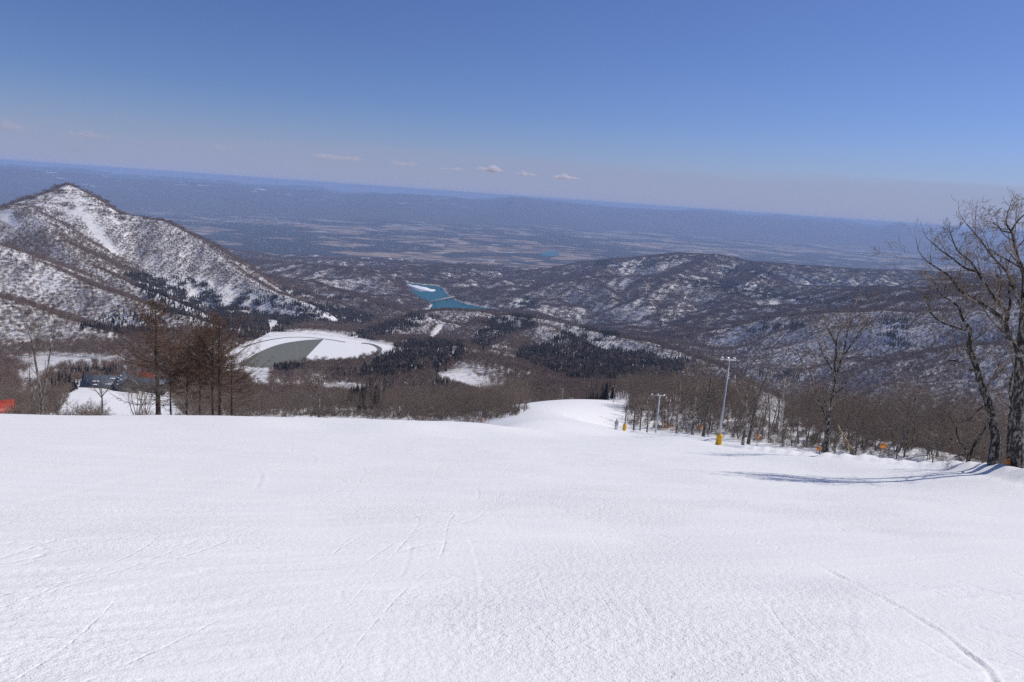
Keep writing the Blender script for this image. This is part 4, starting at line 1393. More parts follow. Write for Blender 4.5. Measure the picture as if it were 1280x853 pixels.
hero('beech_tree', 'big forked bare beech standing at the right edge of the photo', 30.0,
     ([(1272, 592), (1271, 560), (1272, 525), (1274, 482), (1275, 445), (1279, 400), (1280, 372)], 17, 8),
     [([(1275, 446), (1268, 433), (1260, 423), (1257.7, 408.5), (1252, 398.6), (1240, 388.6), (1228, 380.6), (1214, 372.6), (1198, 361.7), (1186, 345), (1174, 337), (1162, 329), (1153, 321)], 7.5, 1.3, -1.2, 13),
      ([(1257.7, 402), (1258.7, 392.6), (1248, 378.6), (1238, 364.7), (1228, 350.7), (1222, 340.7), (1206, 335), (1190, 323), (1176, 313), (1165, 303)], 6.0, 1.3, 0.6, 13),
      ([(1222, 341), (1214, 328), (1198, 315), (1192, 303), (1187, 289)], 3.0, 1.0, 0.9, 9),
      ([(1258, 394), (1262.7, 382.6), (1261.7, 366.7), (1259.7, 343), (1246, 327), (1236, 315), (1226, 301), (1216, 289), (1208, 280)], 4.0, 1.2, 1.2, 12),
      ([(1279, 392), (1272, 371), (1267.6, 361), (1254, 350), (1245, 344)], 5.0, 1.3, -0.8, 7),
      ([(1280, 372), (1280, 343), (1272, 323), (1267.6, 301), (1264.7, 291), (1257.7, 279), (1259.7, 265)], 6.5, 1.2, 0.4, 13),
      ([(1264.7, 291), (1254, 289), (1246, 282), (1237.7, 277)], 2.2, 1.0, -0.5, 7),
      ([(1265, 288), (1269, 281), (1273.6, 275), (1280, 269), (1287, 262)], 2.4, 1.0, 0.4, 6),
      ([(1278, 336), (1262, 327), (1248, 319), (1238, 312)], 3.0, 1.1, -0.9, 8),
      ([(1279, 390), (1290, 370), (1300, 340), (1306, 300), (1312, 270)], 6.0, 1.4, 0.6, 9),
      ([(1230, 366), (1216, 372), (1205, 371)], 2.2, 1.0, 0.3, 3)], 22, tkids=4, ttmin=0.5, tl=2.2)
hero('beech_tree', 'dark straight trunk close against the big forked beech at the right edge', 31.5,
     ([(1263, 590), (1263, 560), (1264, 530), (1267, 505), (1270, 480), (1274, 455)], 10, 6, 0.8), [([(1266, 510), (1262, 490), (1265, 470), (1272, 458)], 3, 2, -0.6, 4)], 23, tkids=5, ttmin=0.4, tl=1.8)
hero('crooked_tree', 'small crooked bare tree with snow on its branches at the foot of the leaning beech', 32.5,
     ([(1209.5, 585), (1210, 578), (1211.5, 571)], 7, 5),
     [([(1211, 572), (1207.5, 561.5), (1199, 553), (1187, 549), (1172, 545)], 4, 1.3, -1.0, 7),
      ([(1200, 554), (1196, 542), (1195, 532), (1186, 520)], 2.6, 1.0, 0.8, 6),
      ([(1211.5, 571), (1220, 553), (1228, 541), (1232, 533), (1226, 526)], 4, 1.4, 0.5, 6),
      ([(1209, 567), (1198, 570), (1188, 574)], 2, 0.8, -0.5, 4), ([(1213, 568), (1222, 571), (1230, 575)], 1.8, 0.8, 0.4, 4)], 24, tkids=2, ttmin=0.6, tl=1.0)
hero('beech_tree', 'tall forked bare beech with patchy trunk standing alone on the piste edge', 45.5,
     ([(1031.3, 572), (1033.2, 552.5), (1034.5, 534.5), (1035, 521.6), (1037.7, 508.7), (1040.3, 499.7), (1042.2, 489.3), (1044.8, 474), (1043.5, 465)], 8.2, 4.6),
     [([(1043.5, 465), (1043.5, 453.8), (1045.4, 436.5), (1044.2, 429), (1037.4, 415.6), (1032, 405.8), (1030, 393.5)], 4.0, 1.0, 0.6, 9),
      ([(1045, 438), (1046, 424), (1049, 416), (1055, 409.5), (1059, 402), (1066, 388.5), (1068.5, 381)], 2.4, 0.8, -0.5, 9),
      ([(1045, 468), (1048, 463), (1050.3, 453.8), (1056.5, 442.7), (1064, 431.6), (1071, 421.8), (1076, 413), (1085, 405.8)], 3.6, 1.0, 0.5, 9),
      ([(1054, 446), (1056.5, 430.4), (1058, 422), (1061.4, 408), (1066, 399), (1076, 393.5), (1088.5, 384)], 2.6, 0.8, -0.6, 9),
      ([(1043, 467), (1035.6, 455), (1028.2, 442.7), (1024.5, 431.6), (1022.6, 426.7)], 2.8, 1.2, -0.6, 7),
      ([(1032, 523), (1028.7, 512.6), (1023.5, 502), (1018.4, 488), (1012, 465), (1003.5, 455), (997.4, 441.5), (990, 434)], 3.2, 0.8, 0.8, 9),
      ([(1033, 512), (1029, 498), (1018, 487)], 2.0, 0.8, -0.6, 5),
      ([(1042, 493), (1050.6, 487), (1058.4, 481.6), (1067, 478)], 1.8, 0.8, 0.5, 5)], 25, tkids=5, ttmin=0.35, tl=1.6)
hero('broken_tree', 'snapped tree with pale splintered wood leaning left beside the lone beech', 46.0,
     ([(1066.5, 574), (1065, 566), (1064.5, 561)], 6, 5), [], 26, mat='bark_beech', tkids=2, ttmin=0.5, tl=0.8)
bt = bpy.data.objects['broken_tree']
Wb = Wood()
pb = limb_pts([(1064.5, 563), (1060, 556.5), (1054.5, 546), (1050, 537), (1047.5, 531)], 46.0, None, 0, 0.4) - np.array(bt.location)
Wb.add(pb, np.linspace(0.13, 0.02, len(pb)), 6, 0)
link('splintered_stem', Wb.mesh('splintered_stem', 'broken_wood', 0), parent=bt, label='pale splintered broken stem')

def simple(label, d, pts, w0, w1, limbs, seed, **k):
    return hero('bare_tree', label, d, (pts, w0, w1), limbs, seed, mat=k.pop('mat', 'bark_grey'), **k)
simple('slender bare tree just right of the tall floodlight pole, nearer the piste', 86, [(929, 551), (931.5, 531.5), (935, 516), (933, 503), (935, 488), (938, 470)], 4.6, 1.2, [([(934, 512), (926, 498), (920, 484), (914, 470)], 2.0, .8, .6, 6)], 31, tkids=9, tl=2.4)
simple('dark twin-stemmed bare tree right of the tall floodlight pole', 87, [(936, 550), (940.6, 528.4), (945, 508.6), (950, 490), (957, 473.5), (962, 458)], 5.2, 1.2, [([(946, 506), (942, 490), (941, 474), (936, 460)], 2.4, .8, -.6, 7)], 32, mat='bark_beech', tkids=9, tl=2.4)
simple('bare tree with one long side branch just left of the tall floodlight pole', 92, [(879.6, 541), (883.4, 516), (885.7, 496), (888, 476.6), (890, 462)], 4.6, 1.2, [([(887, 502.5), (898, 498), (913, 492.6)], 2.0, .7, -.6, 5), ([(886, 494), (896, 484), (902, 472)], 2, .8, .6, 6)], 33, mat='bark_beech', tkids=9, tl=2.4)
simple('tall bare tree with a fanned crown, second left of the tall floodlight pole', 96, [(866, 539), (867.4, 513), (871, 492), (872.8, 470), (874, 456)], 4.4, 1.2, [([(871, 486), (862, 468), (856, 452)], 2, .7, .6, 7), ([(872, 476), (880, 460), (886, 448)], 1.8, .7, -.5, 7)], 34, tkids=9, tl=2.6)
simple('pale bare tree with raised arms right of the snowy clearing', 120, [(975, 548), (978, 513), (980, 486), (983, 470)], 3.6, 1.2, [([(980, 488), (988, 476), (994, 462)], 1.8, .7, .6, 6)], 35, mat='bark_pale', tkids=8, tl=2.6)
simple('bare tree beside the twin-lamp floodlight pole at the bend of the piste', 121, [(846, 540), (847, 515), (850, 495), (851, 478)], 3.6, 1.0, [], 36, tkids=10, tl=2.6)
simple('dark bare tree at the corner of the piste behind the short yellow-based post', 122, [(792, 538), (793, 524), (795, 510), (798, 500)], 3.2, 1.0, [], 37, mat='bark_beech', tkids=10, tl=2.0)
simple('slim bare tree second behind the short yellow-based post', 124, [(800, 538), (801, 525), (803, 512), (804, 504)], 2.4, .9, [], 38, mat='bark_beech', tkids=9, tl=1.8)
simple('slim bare tree third behind the short yellow-based post', 126, [(809, 538), (810, 522), (812, 508), (813, 498)], 2.6, .9, [], 39, tkids=9, tl=2.0)
# left crest
simple('slender birch with several stems on the snow crest at the left', 84, [(52.5, 519), (51.7, 499), (47.7, 472), (43.7, 448.6), (42, 434), (37.4, 420), (33, 403)], 4.4, .9,
       [([(51.7, 499), (58, 475.5), (61, 450), (65, 431), (67.5, 415)], 2.6, .8, .6, 9), ([(50, 514), (42, 499), (38, 478.6), (36.6, 456.5)], 2.4, .8, -.6, 8), ([(42, 434), (48.5, 418.5), (52, 404)], 1.6, .7, .4, 6), ([(53, 500), (63, 488), (76, 476)], 1.6, .6, -.5, 5)], 41, mat='bark_grey', tkids=10, ttmin=.25, tl=2.2)
simple('small bare fan-shaped sapling on the crest in front of the lodge', 80, [(128, 519), (127.6, 499), (127, 493)], 2.6, 1.6,
       [([(127.6, 498), (118, 486), (110, 476)], 1.4, .6, .4, 4), ([(127.6, 495), (122, 480), (117, 468)], 1.4, .6, -.3, 4), ([(127.4, 495), (126, 478), (124, 464)], 1.4, .6, .2, 4), ([(127.6, 496), (136, 485), (143, 478)], 1.4, .6, -.4, 4)], 42, tkids=2, tl=1.0)
simple('bare spreading tree on the crest in front of the car park', 92, [(398.7, 524), (398.7, 500), (398, 485), (399, 474)], 4.2, 1.4,
       [([(398, 486), (390.5, 480), (384.6, 473), (378, 466)], 2.2, .7, .5, 8), ([(399, 494), (402.8, 483), (407, 471), (410, 461)], 2.2, .7, -.5, 8), ([(398.7, 500), (410, 494), (422, 490)], 1.6, .6, .4, 6), ([(398.6, 503), (388, 495), (376, 490)], 1.6, .6, -.4, 6)], 43, mat='bark_grey', tkids=10, ttmin=.3, tl=1.8)
for k, (u, v, lab) in enumerate(((172, 519, 'bare many-stemmed tree fanning out left of the tallest larch'), (181, 519, 'bare many-stemmed tree close beside the trunk of the tallest larch'), (242, 520, 'pale many-stemmed bare tree between the larches'), (318, 522, 'low bare many-stemmed tree right of the larches'), (72, 519, 'low bare many-stemmed tree right of the birch'), (18, 518, 'bare many-stemmed tree at the left edge of the crest'))):
    d = 84 + k * 1.5
    W = bare_tree(300 + k, (7.6, 7.0, 6.0, 4.6, 4.5, 6.0)[k], 0.1, SHRUB, 5)
    e = link('bare_tree', None, label=lab, cat='tree', loc=at(u, v, d))
    m_ = 'bark_pale' if k == 2 else 'bark_grey'
    link('trunk', W.mesh('trunk', m_, 0), parent=e)
    link('crown', W.mesh('crown', 'bark_twig', 1), parent=e)
# shrubs along the crest
gs = np.random.default_rng(9)
SH = []
for k in range(4):
    W = bare_tree(400 + k, (2.2, 2.8, 1.8, 3.2)[k], 0.25, SHRUB, 8)
    SH.append((W.mesh('stems', 'bark_grey', 0), W.mesh('twigs', 'bark_twig', 1)))
spots = [(u, 76 + gs.random() * 18) for u in np.concatenate((gs.uniform(55, 128, 16), gs.uniform(128, 300, 14), gs.uniform(300, 600, 46), gs.uniform(-10, 50, 8)))]
for u, d in spots:
    a, b, c = ray(u, 519)
    x_, y_ = a * d, b * d
    k = int(gs.integers(0, 4))
    e = link('shrub', None, label='low bare twiggy shrub behind the snow crest left of the piste', cat='shrub', group='shrubs along the snow crest', loc=(x_, y_, float(ground_z(np.array([x_]), np.array([y_]))[0]) - 0.1))
    e.rotation_euler = (0, 0, gs.random() * 6.28)
    s = gs.uniform(0.7, 1.25)
    e.scale = (s, s, s)
    link('stems', SH[k][0], parent=e)
    link('twigs', SH[k][1], parent=e)

# ------------------------------------------------------------------ larches on the left crest
def larch(label, d, base, top, wpx, seed, full=1.0, low=0.12):
    rs = np.random.RandomState(seed)
    b = at(*base, d)
    e = link('larch_tree', None, label=label, cat='tree', group='larches on the snow crest', loc=b)
    t_ = at(*top, d) - b
    H = t_[2] + 0.6
    W = Wood()
    n = 12
    zs = np.linspace(-0.6, H, n)
    tr = np.column_stack((t_[0] * zs / H + 0.05 * rs.normal(0, 1, n).cumsum() * 0.4, t_[1] * zs / H + rs.normal(0, 0.03, n).cumsum(), zs))
    r0 = wpx * d / FPX / 2
    W.add(tr, np.linspace(r0, 0.03, n), 8, 0)
    z = low * H
    while z < H * 0.985:
        f = z / H
        cnt = 4 if f > 0.35 else 3
        prof = (0.60 + 0.40 * math.sin(min(1, (1 - f) / 0.62) * math.pi / 2)) * min(1.0, (1 - f) * 3.4 + 0.12)
        for q in range(cnt):
            if f < 0.4 and rs.random() < 0.35:
                continue
            ph = rs.uniform(0, 6.28)
            L = 0.44 * H * prof * rs.uniform(0.6, 1.15) * full
            el = rs.uniform(-0.05, 0.3) + 0.75 * f ** 1.5
            p0 = np.array((np.interp(z, zs, tr[:, 0]), np.interp(z, zs, tr[:, 1]), z))
            m = 7
            s = np.linspace(0, 1, m)
            dx = np.array((math.cos(ph), math.sin(ph), 0))
            pts = p0 + dx * (L * s * math.cos(el))[:, None] + UP * (L * (math.sin(el) * s + 0.18 * s ** 3 - 0.10 * np.sin(s * 3.1)))[:, None] + rs.normal(0, 0.025, (m, 3)) * s[:, None]
            W.add(pts, np.linspace(0.028, 0.007, m) * (1.2 - 0.4 * f), 4, 1)
            side = np.cross(dx, UP)
            ntw = int(L * (10 if f > 0.3 else 4)) + 2
            for w in range(ntw):
                tt = rs.uniform(0.2, 1.0)
                a = np.array([np.interp(tt, s, pts[:, c]) for c in range(3)])
                dd = unit(dx * rs.uniform(0.2, 1.0) + side * rs.uniform(-1, 1) + UP * rs.uniform(-0.35, 0.45))
                tl_ = rs.uniform(0.25, 0.75) * (1.2 - 0.5 * tt)
                q1 = a + dd * tl_ * 0.5 + rs.normal(0, 0.02, 3)
                q2 = a + dd * tl_ + UP * 0.06
                W.add((a, q1, q2), (0.009, 0.008, 0.004), 3, 2)
                for w2 in range(2):
                    a2 = q1 + (q2 - q1) * rs.uniform(-0.6, 0.7)
                    d2 = unit(dd + rs.normal(0, 0.7, 3))
                    W.add((a2, a2 + d2 * rs.uniform(0.12, 0.32)), (0.007, 0.004), 3, 2)
        z += rs.uniform(0.20, 0.36) * (1 + 0.6 * (f < 0.35))
    link('trunk', W.mesh('trunk', 'bark_larch', 0), parent=e)
    link('branches', W.mesh('branches', 'bark_larch', 1), parent=e)
    link('twigs', W.mesh('twigs', 'larch_twig', 2), parent=e)
larch('tallest brown larch with a thick trunk on the snow crest at the left', 90, (198, 520), (194.6, 384), 6.4, 51, 1.0)
larch('second tallest brown larch, with a leaning side branch, right of the tallest', 93, (275, 521), (273.6, 400), 4.6, 52, 1.0)
larch('slim brown larch just left of the second tallest larch', 95, (266, 521), (265, 416), 3.2, 53, 0.85)
larch('short slim larch right of the second tallest larch', 90, (290.6, 521), (291.4, 452), 2.4, 54, 1.05)
larch('thin larch between the two tallest, nearer the tallest', 96, (233.7, 520), (236, 428), 2.6, 55, 0.95)
larch('thin larch midway between the two tallest larches', 98, (250, 520), (249, 420), 2.8, 56, 0.95)
larch('short bushy larch behind the trunk of the tallest larch', 99, (214, 520), (213, 440), 2.4, 57, 1.1)

# ------------------------------------------------------------------ small mesh parts
def tubes(name, chains, mat, parent=None, k=8, cap=True):
    W = Wood()
    for pts, rad in chains:
        if cap:
            pts = [pts[0]] + list(pts) + [pts[-1]]
            rad = [0.0005] + list(rad) + [0.0005]
            pts = [np.array(p, float) for p in pts]
            pts[0] = pts[0] - 1e-3 * unit(pts[2] - pts[1]); pts[-1] = pts[-1] + 1e-3 * unit(pts[-2] - pts[-3])
        W.add(pts, rad, k, 0)
    return link(name, W.mesh(name, mat, 0, True), parent=parent)

def boxes(name, lst, mat, parent=None, **kw):
    """lst: (centre, size, rotation z)"""
    V, F = [], []
    for (c, s, rz) in lst:
        ca, sa = math.cos(rz), math.sin(rz)
        b = len(V)
        for dz in (-1, 1):
            for dy in (-1, 1):
                for dx in (-1, 1):
                    lx_, ly_ = dx * s[0] / 2, dy * s[1] / 2
                    V.append((c[0] + lx_ * ca - ly_ * sa, c[1] + lx_ * sa + ly_ * ca, c[2] + dz * s[2] / 2))
        F += [tuple(b + i for i in f) for f in ((0, 2, 3, 1), (4, 5, 7, 6), (0, 1, 5, 4), (2, 6, 7, 3), (0, 4, 6, 2), (1, 3, 7, 5))]
    return link(name, mesh_np(name, V, np.array(F), mat), parent=parent, **kw)

def prism(name, pts, y0, y1, mat, parent=None, **kw):
    """outline in x-z pushed along y"""
    n = len(pts)
    V = [(x, y0, z) for x, z in pts] + [(x, y1, z) for x, z in pts]
    k = np.arange(n)
    F = [np.array([list(range(n))]), np.array([list(range(2 * n - 1, n - 1, -1))]), np.stack(((k + 1) % n, k, k + n, (k + 1) % n + n), -1)]
    return link(name, mesh_np(name, V, F, mat), parent=parent, **kw)

# ------------------------------------------------------------------ floodlight poles
def floodlight(label, d, base, top, dia, lamps=3, pad=True, snow=True, mat='steel_galv', padh=1.15, arm=1.1):
    hit = ground_hit(*base)
    if d < 110 and hit is not None:
        d = math.hypot(hit[0], hit[1])
    b = at(*base, d)
    h = (at(*top, d) - b)[2]
    e = link('floodlight_pole', None, label=label, cat='floodlight', group='floodlight poles along the piste', loc=b)
    r = dia / 2
    tubes('pole', [([(0, 0, -0.5), (0, 0, h * 0.45), (0, 0, h * 0.452), (0, 0, h)], [r * 1.15, r * 1.08, r * 0.9, r * 0.8])], mat, e, 10)
    if pad:
        tubes('pad', [([(0, 0, -0.1), (0, 0, 0.08), (0, 0, padh * 0.45), (0, 0, padh * 0.9), (0, 0, padh)], [0.30, 0.33, 0.27, 0.31, 0.26])], 'pad_yellow', e, 14)
        tubes('strap', [([(0, 0, padh * 0.42), (0, 0, padh * 0.48)], [0.285, 0.285])], 'pad_yellow', e, 14)
    if lamps:
        tubes('crossbar', [([(-arm * 0.75, 0, h - 0.05), (arm * 0.45, 0, h - 0.05)], [0.05, 0.05])], mat, e, 6)
        xs = np.linspace(-arm * 0.72, arm * 0.4, lamps)
        for i, x_ in enumerate(xs):
            L = link('lamp', None, parent=e)
            L.location = (x_, -0.1, h + 0.06)
            L.rotation_euler = (math.radians(-20), 0, 0.35 * (i - 1))
            L.scale = (0.62, 0.62, 0.62)
            prism('housing', [(-0.2, -0.18), (0.2, -0.18), (0.24, 0.16), (-0.24, 0.16)], -0.16, 0.16, 'lamp_white', L)
            boxes('lens', [((0, -0.165, -0.01), (0.36, 0.012, 0.26), 0)], 'lamp_glass', L)
            if snow:
                tubes('snow_cap', [([(-0.22, 0, 0.2), (-0.1, 0, 0.23), (0.1, 0, 0.23), (0.22, 0, 0.2)], [0.03, 0.075, 0.075, 0.03])], 'snow_cap', L, 7)
    return e
floodlight('tall grey floodlight pole with a yellow padded base on the bank right of the piste', 80, (898, 556.5), (908, 449), 0.20)
floodlight('short dark post with a yellow base at the bend of the piste', 118, (780.5, 537), (784, 506), 0.16, lamps=1, padh=0.9, mat='pole_dark', snow=False, arm=0.5)
floodlight('grey floodlight pole with spread lamps standing in front of the wood behind the berm', 117, (819.7, 537), (822.5, 494), 0.30, lamps=3, pad=False, arm=1.8)
floodlight('distant floodlight pole with a yellow base on the top right corner of the lower piste', 300, (766.4, 506), (767.5, 483), 0.22, lamps=2, padh=1.6)
floodlight('distant floodlight pole left of the top of the lower piste, its lamps catching the sun', 330, (702, 507), (700.5, 486), 0.2, lamps=2, pad=False)
floodlight('small distant floodlight pole at the far end of the lower piste', 320, (713.4, 511), (713.8, 498), 0.18, lamps=2, pad=False)
floodlight('far floodlight pole among bare trees left of the lower piste', 520, (673, 502), (673.5, 488.5), 0.2, lamps=2, pad=False)
floodlight('far floodlight pole beside the snow run left of the lower piste', 600, (639.5, 503), (640, 489.5), 0.22, lamps=2, pad=False)
floodlight('tiny floodlight pole at the top of the distant snow run', 850, (588, 495), (588.5, 487), 0.24, lamps=2, pad=False)

# ------------------------------------------------------------------ boundary boards and marker stakes
def board(label, d, pix, w, h, post, seed, snow=False):
    rs = np.random.RandomState(seed)
    c = at(*pix, d)
    e = link('boundary_board', None, label=label, cat='board', group='orange boards along the piste edge', loc=(c[0], c[1], c[2] - post))
    e.rotation_euler = (0, 0, -math.atan2(c[0], c[1]) + rs.uniform(-0.25, 0.25))
    n = 10
    pts = []
    for i in range(n):
        a = i * 2 * math.pi / n
        q = 1 / max(abs(math.cos(a)), abs(math.sin(a))) * rs.uniform(0.86, 1.04)
        pts.append((w / 2 * math.cos(a) * q * 0.95, post + h / 2 * math.sin(a) * q * 0.95))
    prism('panel', pts, -0.02, 0.02, 'sign_orange', e)
    for s in (-1, 1):
        tubes('post', [([(s * w * 0.25, 0.05, -0.5), (s * w * 0.25, 0.05, post + h * 0.4)], [0.02, 0.02])], 'stake_wood', e, 5)
    if snow:
        tubes('snow_cap', [([(-w * 0.2, 0, post + h * 0.5 + 0.1), (0, 0, post + h * 0.5 + 0.2), (w * 0.15, 0, post + h * 0.5 + 0.12)], [0.05, 0.11, 0.05])], 'snow_cap', e, 7)
board('weathered orange board with snow above it at the foot of the big forked beech', 30.3, (1265, 578.5), 0.42, 0.26, 0.3, 1, True)
board('orange board on thin posts in the scrub right of the broken tree', 48, (1104, 557.5), 0.34, 0.34, 0.9, 2)
board('small orange board just left of the lone beech trunk', 47, (1023.5, 561), 0.30, 0.24, 0.55, 3)
board('small orange board on the bank right of the tall floodlight pole', 74, (948, 546.5), 0.24, 0.45, 0.5, 4)
board('tawny board at the wood edge left of the tall floodlight pole', 93, (876, 534.5), 0.36, 0.6, 0.4, 5)
board('orange board low at the fanned bare tree left of the floodlight pole', 98, (866.5, 527), 0.3, 0.5, 1.0, 6)
gs2 = np.random.default_rng(4)
for k, u in enumerate((828, 833, 838, 842)):
    p = at(u, 536, 120)
    o = tubes('marker_stake', [([(0, 0, -0.3), (0.03, 0, 0.9 + 0.25 * gs2.random())], [0.05, 0.045])], 'stake_orange', None, 6)
    o.location = p
    o['label'] = 'orange marker stake in the row beside the grey floodlight pole'; o['category'] = 'stake'; o['group'] = 'orange stakes by the grey floodlight pole'
for k, u in enumerate((580, 585, 590, 595, 600, 605, 610)):
    d = 84 + k * 0.4
    p = at(u, 528.5, d)
    o = tubes('marker_stake', [([(0, 0, -0.8), (0.03, 0, 0.45 + 0.3 * gs2.random())], [0.035, 0.03])], 'stake_orange', None, 6)
    o.location = p
    o['label'] = 'orange marker stake in the row on the snow crest left of the lower piste'; o['category'] = 'stake'; o['group'] = 'orange stakes on the snow crest'
p = at(602.5, 526.5, 85)
e = link('notice_board', None, label='small pale pink notice board among the orange stakes on the crest', cat='board', loc=p)
boxes('panel', [((0, 0, 0.0), (0.42, 0.03, 0.32), 0)], 'skin', e)
tubes('post', [([(0, 0.04, -0.9), (0, 0.04, 0.1)], [0.02, 0.02])], 'stake_wood', e, 5)

# ------------------------------------------------------------------ buildings by the base area
def lodge(label, d, base, w, dep, wall_h, roof_h, rz, roof='roof_slate', wall='wall_lodge', over=0.8, snow=True, name='ski_lodge', nwin=5):
    b = at(*base, d)
    e = link(name, None, label=label, cat='building', loc=b)
    e.rotation_euler = (0, 0, rz)
    boxes('wall', [((0, 0, wall_h / 2 - 2), (w, dep, wall_h + 4), 0)], wall, e)
    # ridge along x: two pitched slabs
    hw, hd = w / 2 + over, dep / 2 + over
    r_ = None
    for s in (-1, 1):
        V = [(-hw, s * hd, wall_h - 0.3), (hw, s * hd, wall_h - 0.3), (hw, 0, wall_h + roof_h), (-hw, 0, wall_h + roof_h)]
        V += [(x, y, z + 0.35) for x, y, z in V]
        F = [(0, 1, 2, 3), (7, 6, 5, 4), (0, 4, 5, 1), (1, 5, 6, 2), (2, 6, 7, 3), (3, 7, 4, 0)]
        r_ = link('roof', mesh_np('roof', V, np.array(F), roof), parent=e)
        for q in range(int(w / 2.6)):
            x = -hw + (q + 0.5) * 2 * hw / int(w / 2.6)
            sl = (wall_h + roof_h) - (wall_h - 0.3)
            V2 = [(x - 0.06, s * hd, wall_h + 0.06), (x + 0.06, s * hd, wall_h + 0.06), (x + 0.06, s * 0.05, wall_h + roof_h + 0.35), (x - 0.06, s * 0.05, wall_h + roof_h + 0.35)]
            V2 += [(a_, b_, c_ + 0.12) for a_, b_, c_ in V2]
            link('seam', mesh_np('seam', V2, np.array(F), roof), parent=r_)
    for s, xx in ((-1, -w / 2 - 0.01), (1, w / 2 + 0.01)):
        V = [(xx, -dep / 2, wall_h - 0.01), (xx, dep / 2, wall_h - 0.01), (xx, 0, wall_h + roof_h - 0.05), (xx - s * 0.25, -dep / 2, wall_h - 0.01), (xx - s * 0.25, dep / 2, wall_h - 0.01), (xx - s * 0.25, 0, wall_h + roof_h - 0.05)]
        link('gable', mesh_np('gable', V, [np.array([(0, 1, 2), (5, 4, 3)]), np.array([(0, 3, 4, 1), (1, 4, 5, 2), (2, 5, 3, 0)])], wall), parent=e)
    for q in range(nwin):
        x = -w / 2 + (q + 0.5) * w / nwin
        f = boxes('window', [((x, -dep / 2 - 0.04, wall_h * 0.52), (1.7, 0.12, 1.5), 0)], 'wall_pale', e)
        boxes('pane', [((x, -dep / 2 - 0.11, wall_h * 0.52), (1.4, 0.04, 1.2), 0)], 'glass_dark', f)
    if snow:
        g_ = np.random.RandomState(int(d))
        for q in range(6):
            x = g_.uniform(-hw * 0.8, hw * 0.8)
            t = g_.uniform(0.1, 0.75)
            y = -hd * (1 - t)
            z = wall_h - 0.3 + (roof_h + 0.3) * t + 0.5
            L = g_.uniform(1.0, 3.0)
            V = [(x - L, y - 0.35, z - 0.1), (x + L, y - 0.35, z - 0.1), (x + L * 0.7, y + 0.35, z + 0.28), (x - L * 0.8, y + 0.35, z + 0.28), (x, y, z + 0.42)]
            link('snow_patch', mesh_np('snow_patch', V, [np.array([(0, 1, 4), (1, 2, 4), (2, 3, 4), (3, 0, 4)])], 'snow_cap'), parent=e)
    return e
lodge('long low ski lodge with a blue-grey roof among snow at the left', 610, (131, 486), 27, 15, 3.6, 6.5, 0.12)
lodge('ski lodge wing with a steep blue-grey roof, right of the long lodge', 596, (158, 488), 18, 14, 4.5, 8.0, -0.95, nwin=3)
lodge('dark flat lodge half hidden behind the tallest larch', 620, (186, 484), 26, 12, 4.0, 3.0, 0.1, snow=False)
lodge('small hut with a red roof seen through the tallest larch', 680, (185, 474), 11, 8, 2.6, 3.0, 0.2, roof='roof_red', snow=False, name='hut', nwin=2)
lodge('hut with a bright red roof at the left edge behind the crest', 125, (-5, 525), 4.2, 3.0, 1.4, 1.1, 0.75, roof='roof_red', wall='wall_lodge', over=0.3, snow=False, name='hut', nwin=1)

# ------------------------------------------------------------------ cars on the access road
def car(label, d, pix, rz, paint):
    b = at(*pix, d)
    z = float(ground_z(np.array([b[0]]), np.array([b[1]]))[0])
    e = link('parked_car', None, label=label, cat='car', group='cars below the car park', loc=(b[0], b[1], z + 0.05))
    e.rotation_euler = (0, 0, rz)
    prism('body', [(-2.2, 0.35), (2.2, 0.35), (2.25, 0.75), (2.1, 0.95), (1.0, 1.02), (0.45, 1.5), (-1.3, 1.55), (-2.0, 1.05), (-2.25, 0.95)], -0.85, 0.85, paint, e)
    boxes('windscreen', [((0.74, 0, 1.27), (0.08, 1.4, 0.5), 0)], 'glass_dark', e)
    for s in (-1, 1):
        boxes('side_window', [((-0.45, s * 0.86, 1.25), (1.5, 0.03, 0.35), 0)], 'glass_dark', e)
        for x in (-1.35, 1.35):
            tubes('wheel', [([(x, s * 0.72, 0.33), (x, s * 0.9, 0.33)], [0.33, 0.33])], 'tyre', e, 10)
        boxes('headlight', [((2.2, s * 0.6, 0.72), (0.1, 0.35, 0.16), 0)], 'lamp_white', e)
car('dark car on the snowy ramp below the car park, the nearer of two', 840, (323.5, 479), 1.3, 'car_black')
car('dark car on the snowy ramp below the car park, the farther of two', 900, (322.5, 474), 1.3, 'car_black')

# ------------------------------------------------------------------ bridge over the reservoir
A, B = np.array((*on_level(534, 377.5, LAKE_Z + 14), LAKE_Z + 14)), np.array((*on_level(568, 371, LAKE_Z + 14), LAKE_Z + 14))
e = link('road_bridge', None, label='pale beige road bridge on dark piers across the teal reservoir', cat='bridge', loc=(A + B) / 2)
L = np.linalg.norm(B - A)
e.rotation_euler = (0, 0, math.atan2(B[1] - A[1], B[0] - A[0]))
boxes('deck', [((0, 0, 0), (L, 9, 2.0), 0)], 'concrete', e)
for s in (-1, 1):
    boxes('parapet', [((0, s * 4.3, 1.6), (L, 0.5, 1.2), 0)], 'concrete', e)
for f in (-0.22, 0.22):
    boxes('pier', [((f * L, 0, -11.5), (5, 7, 21), 0)], 'pier_dark', e)

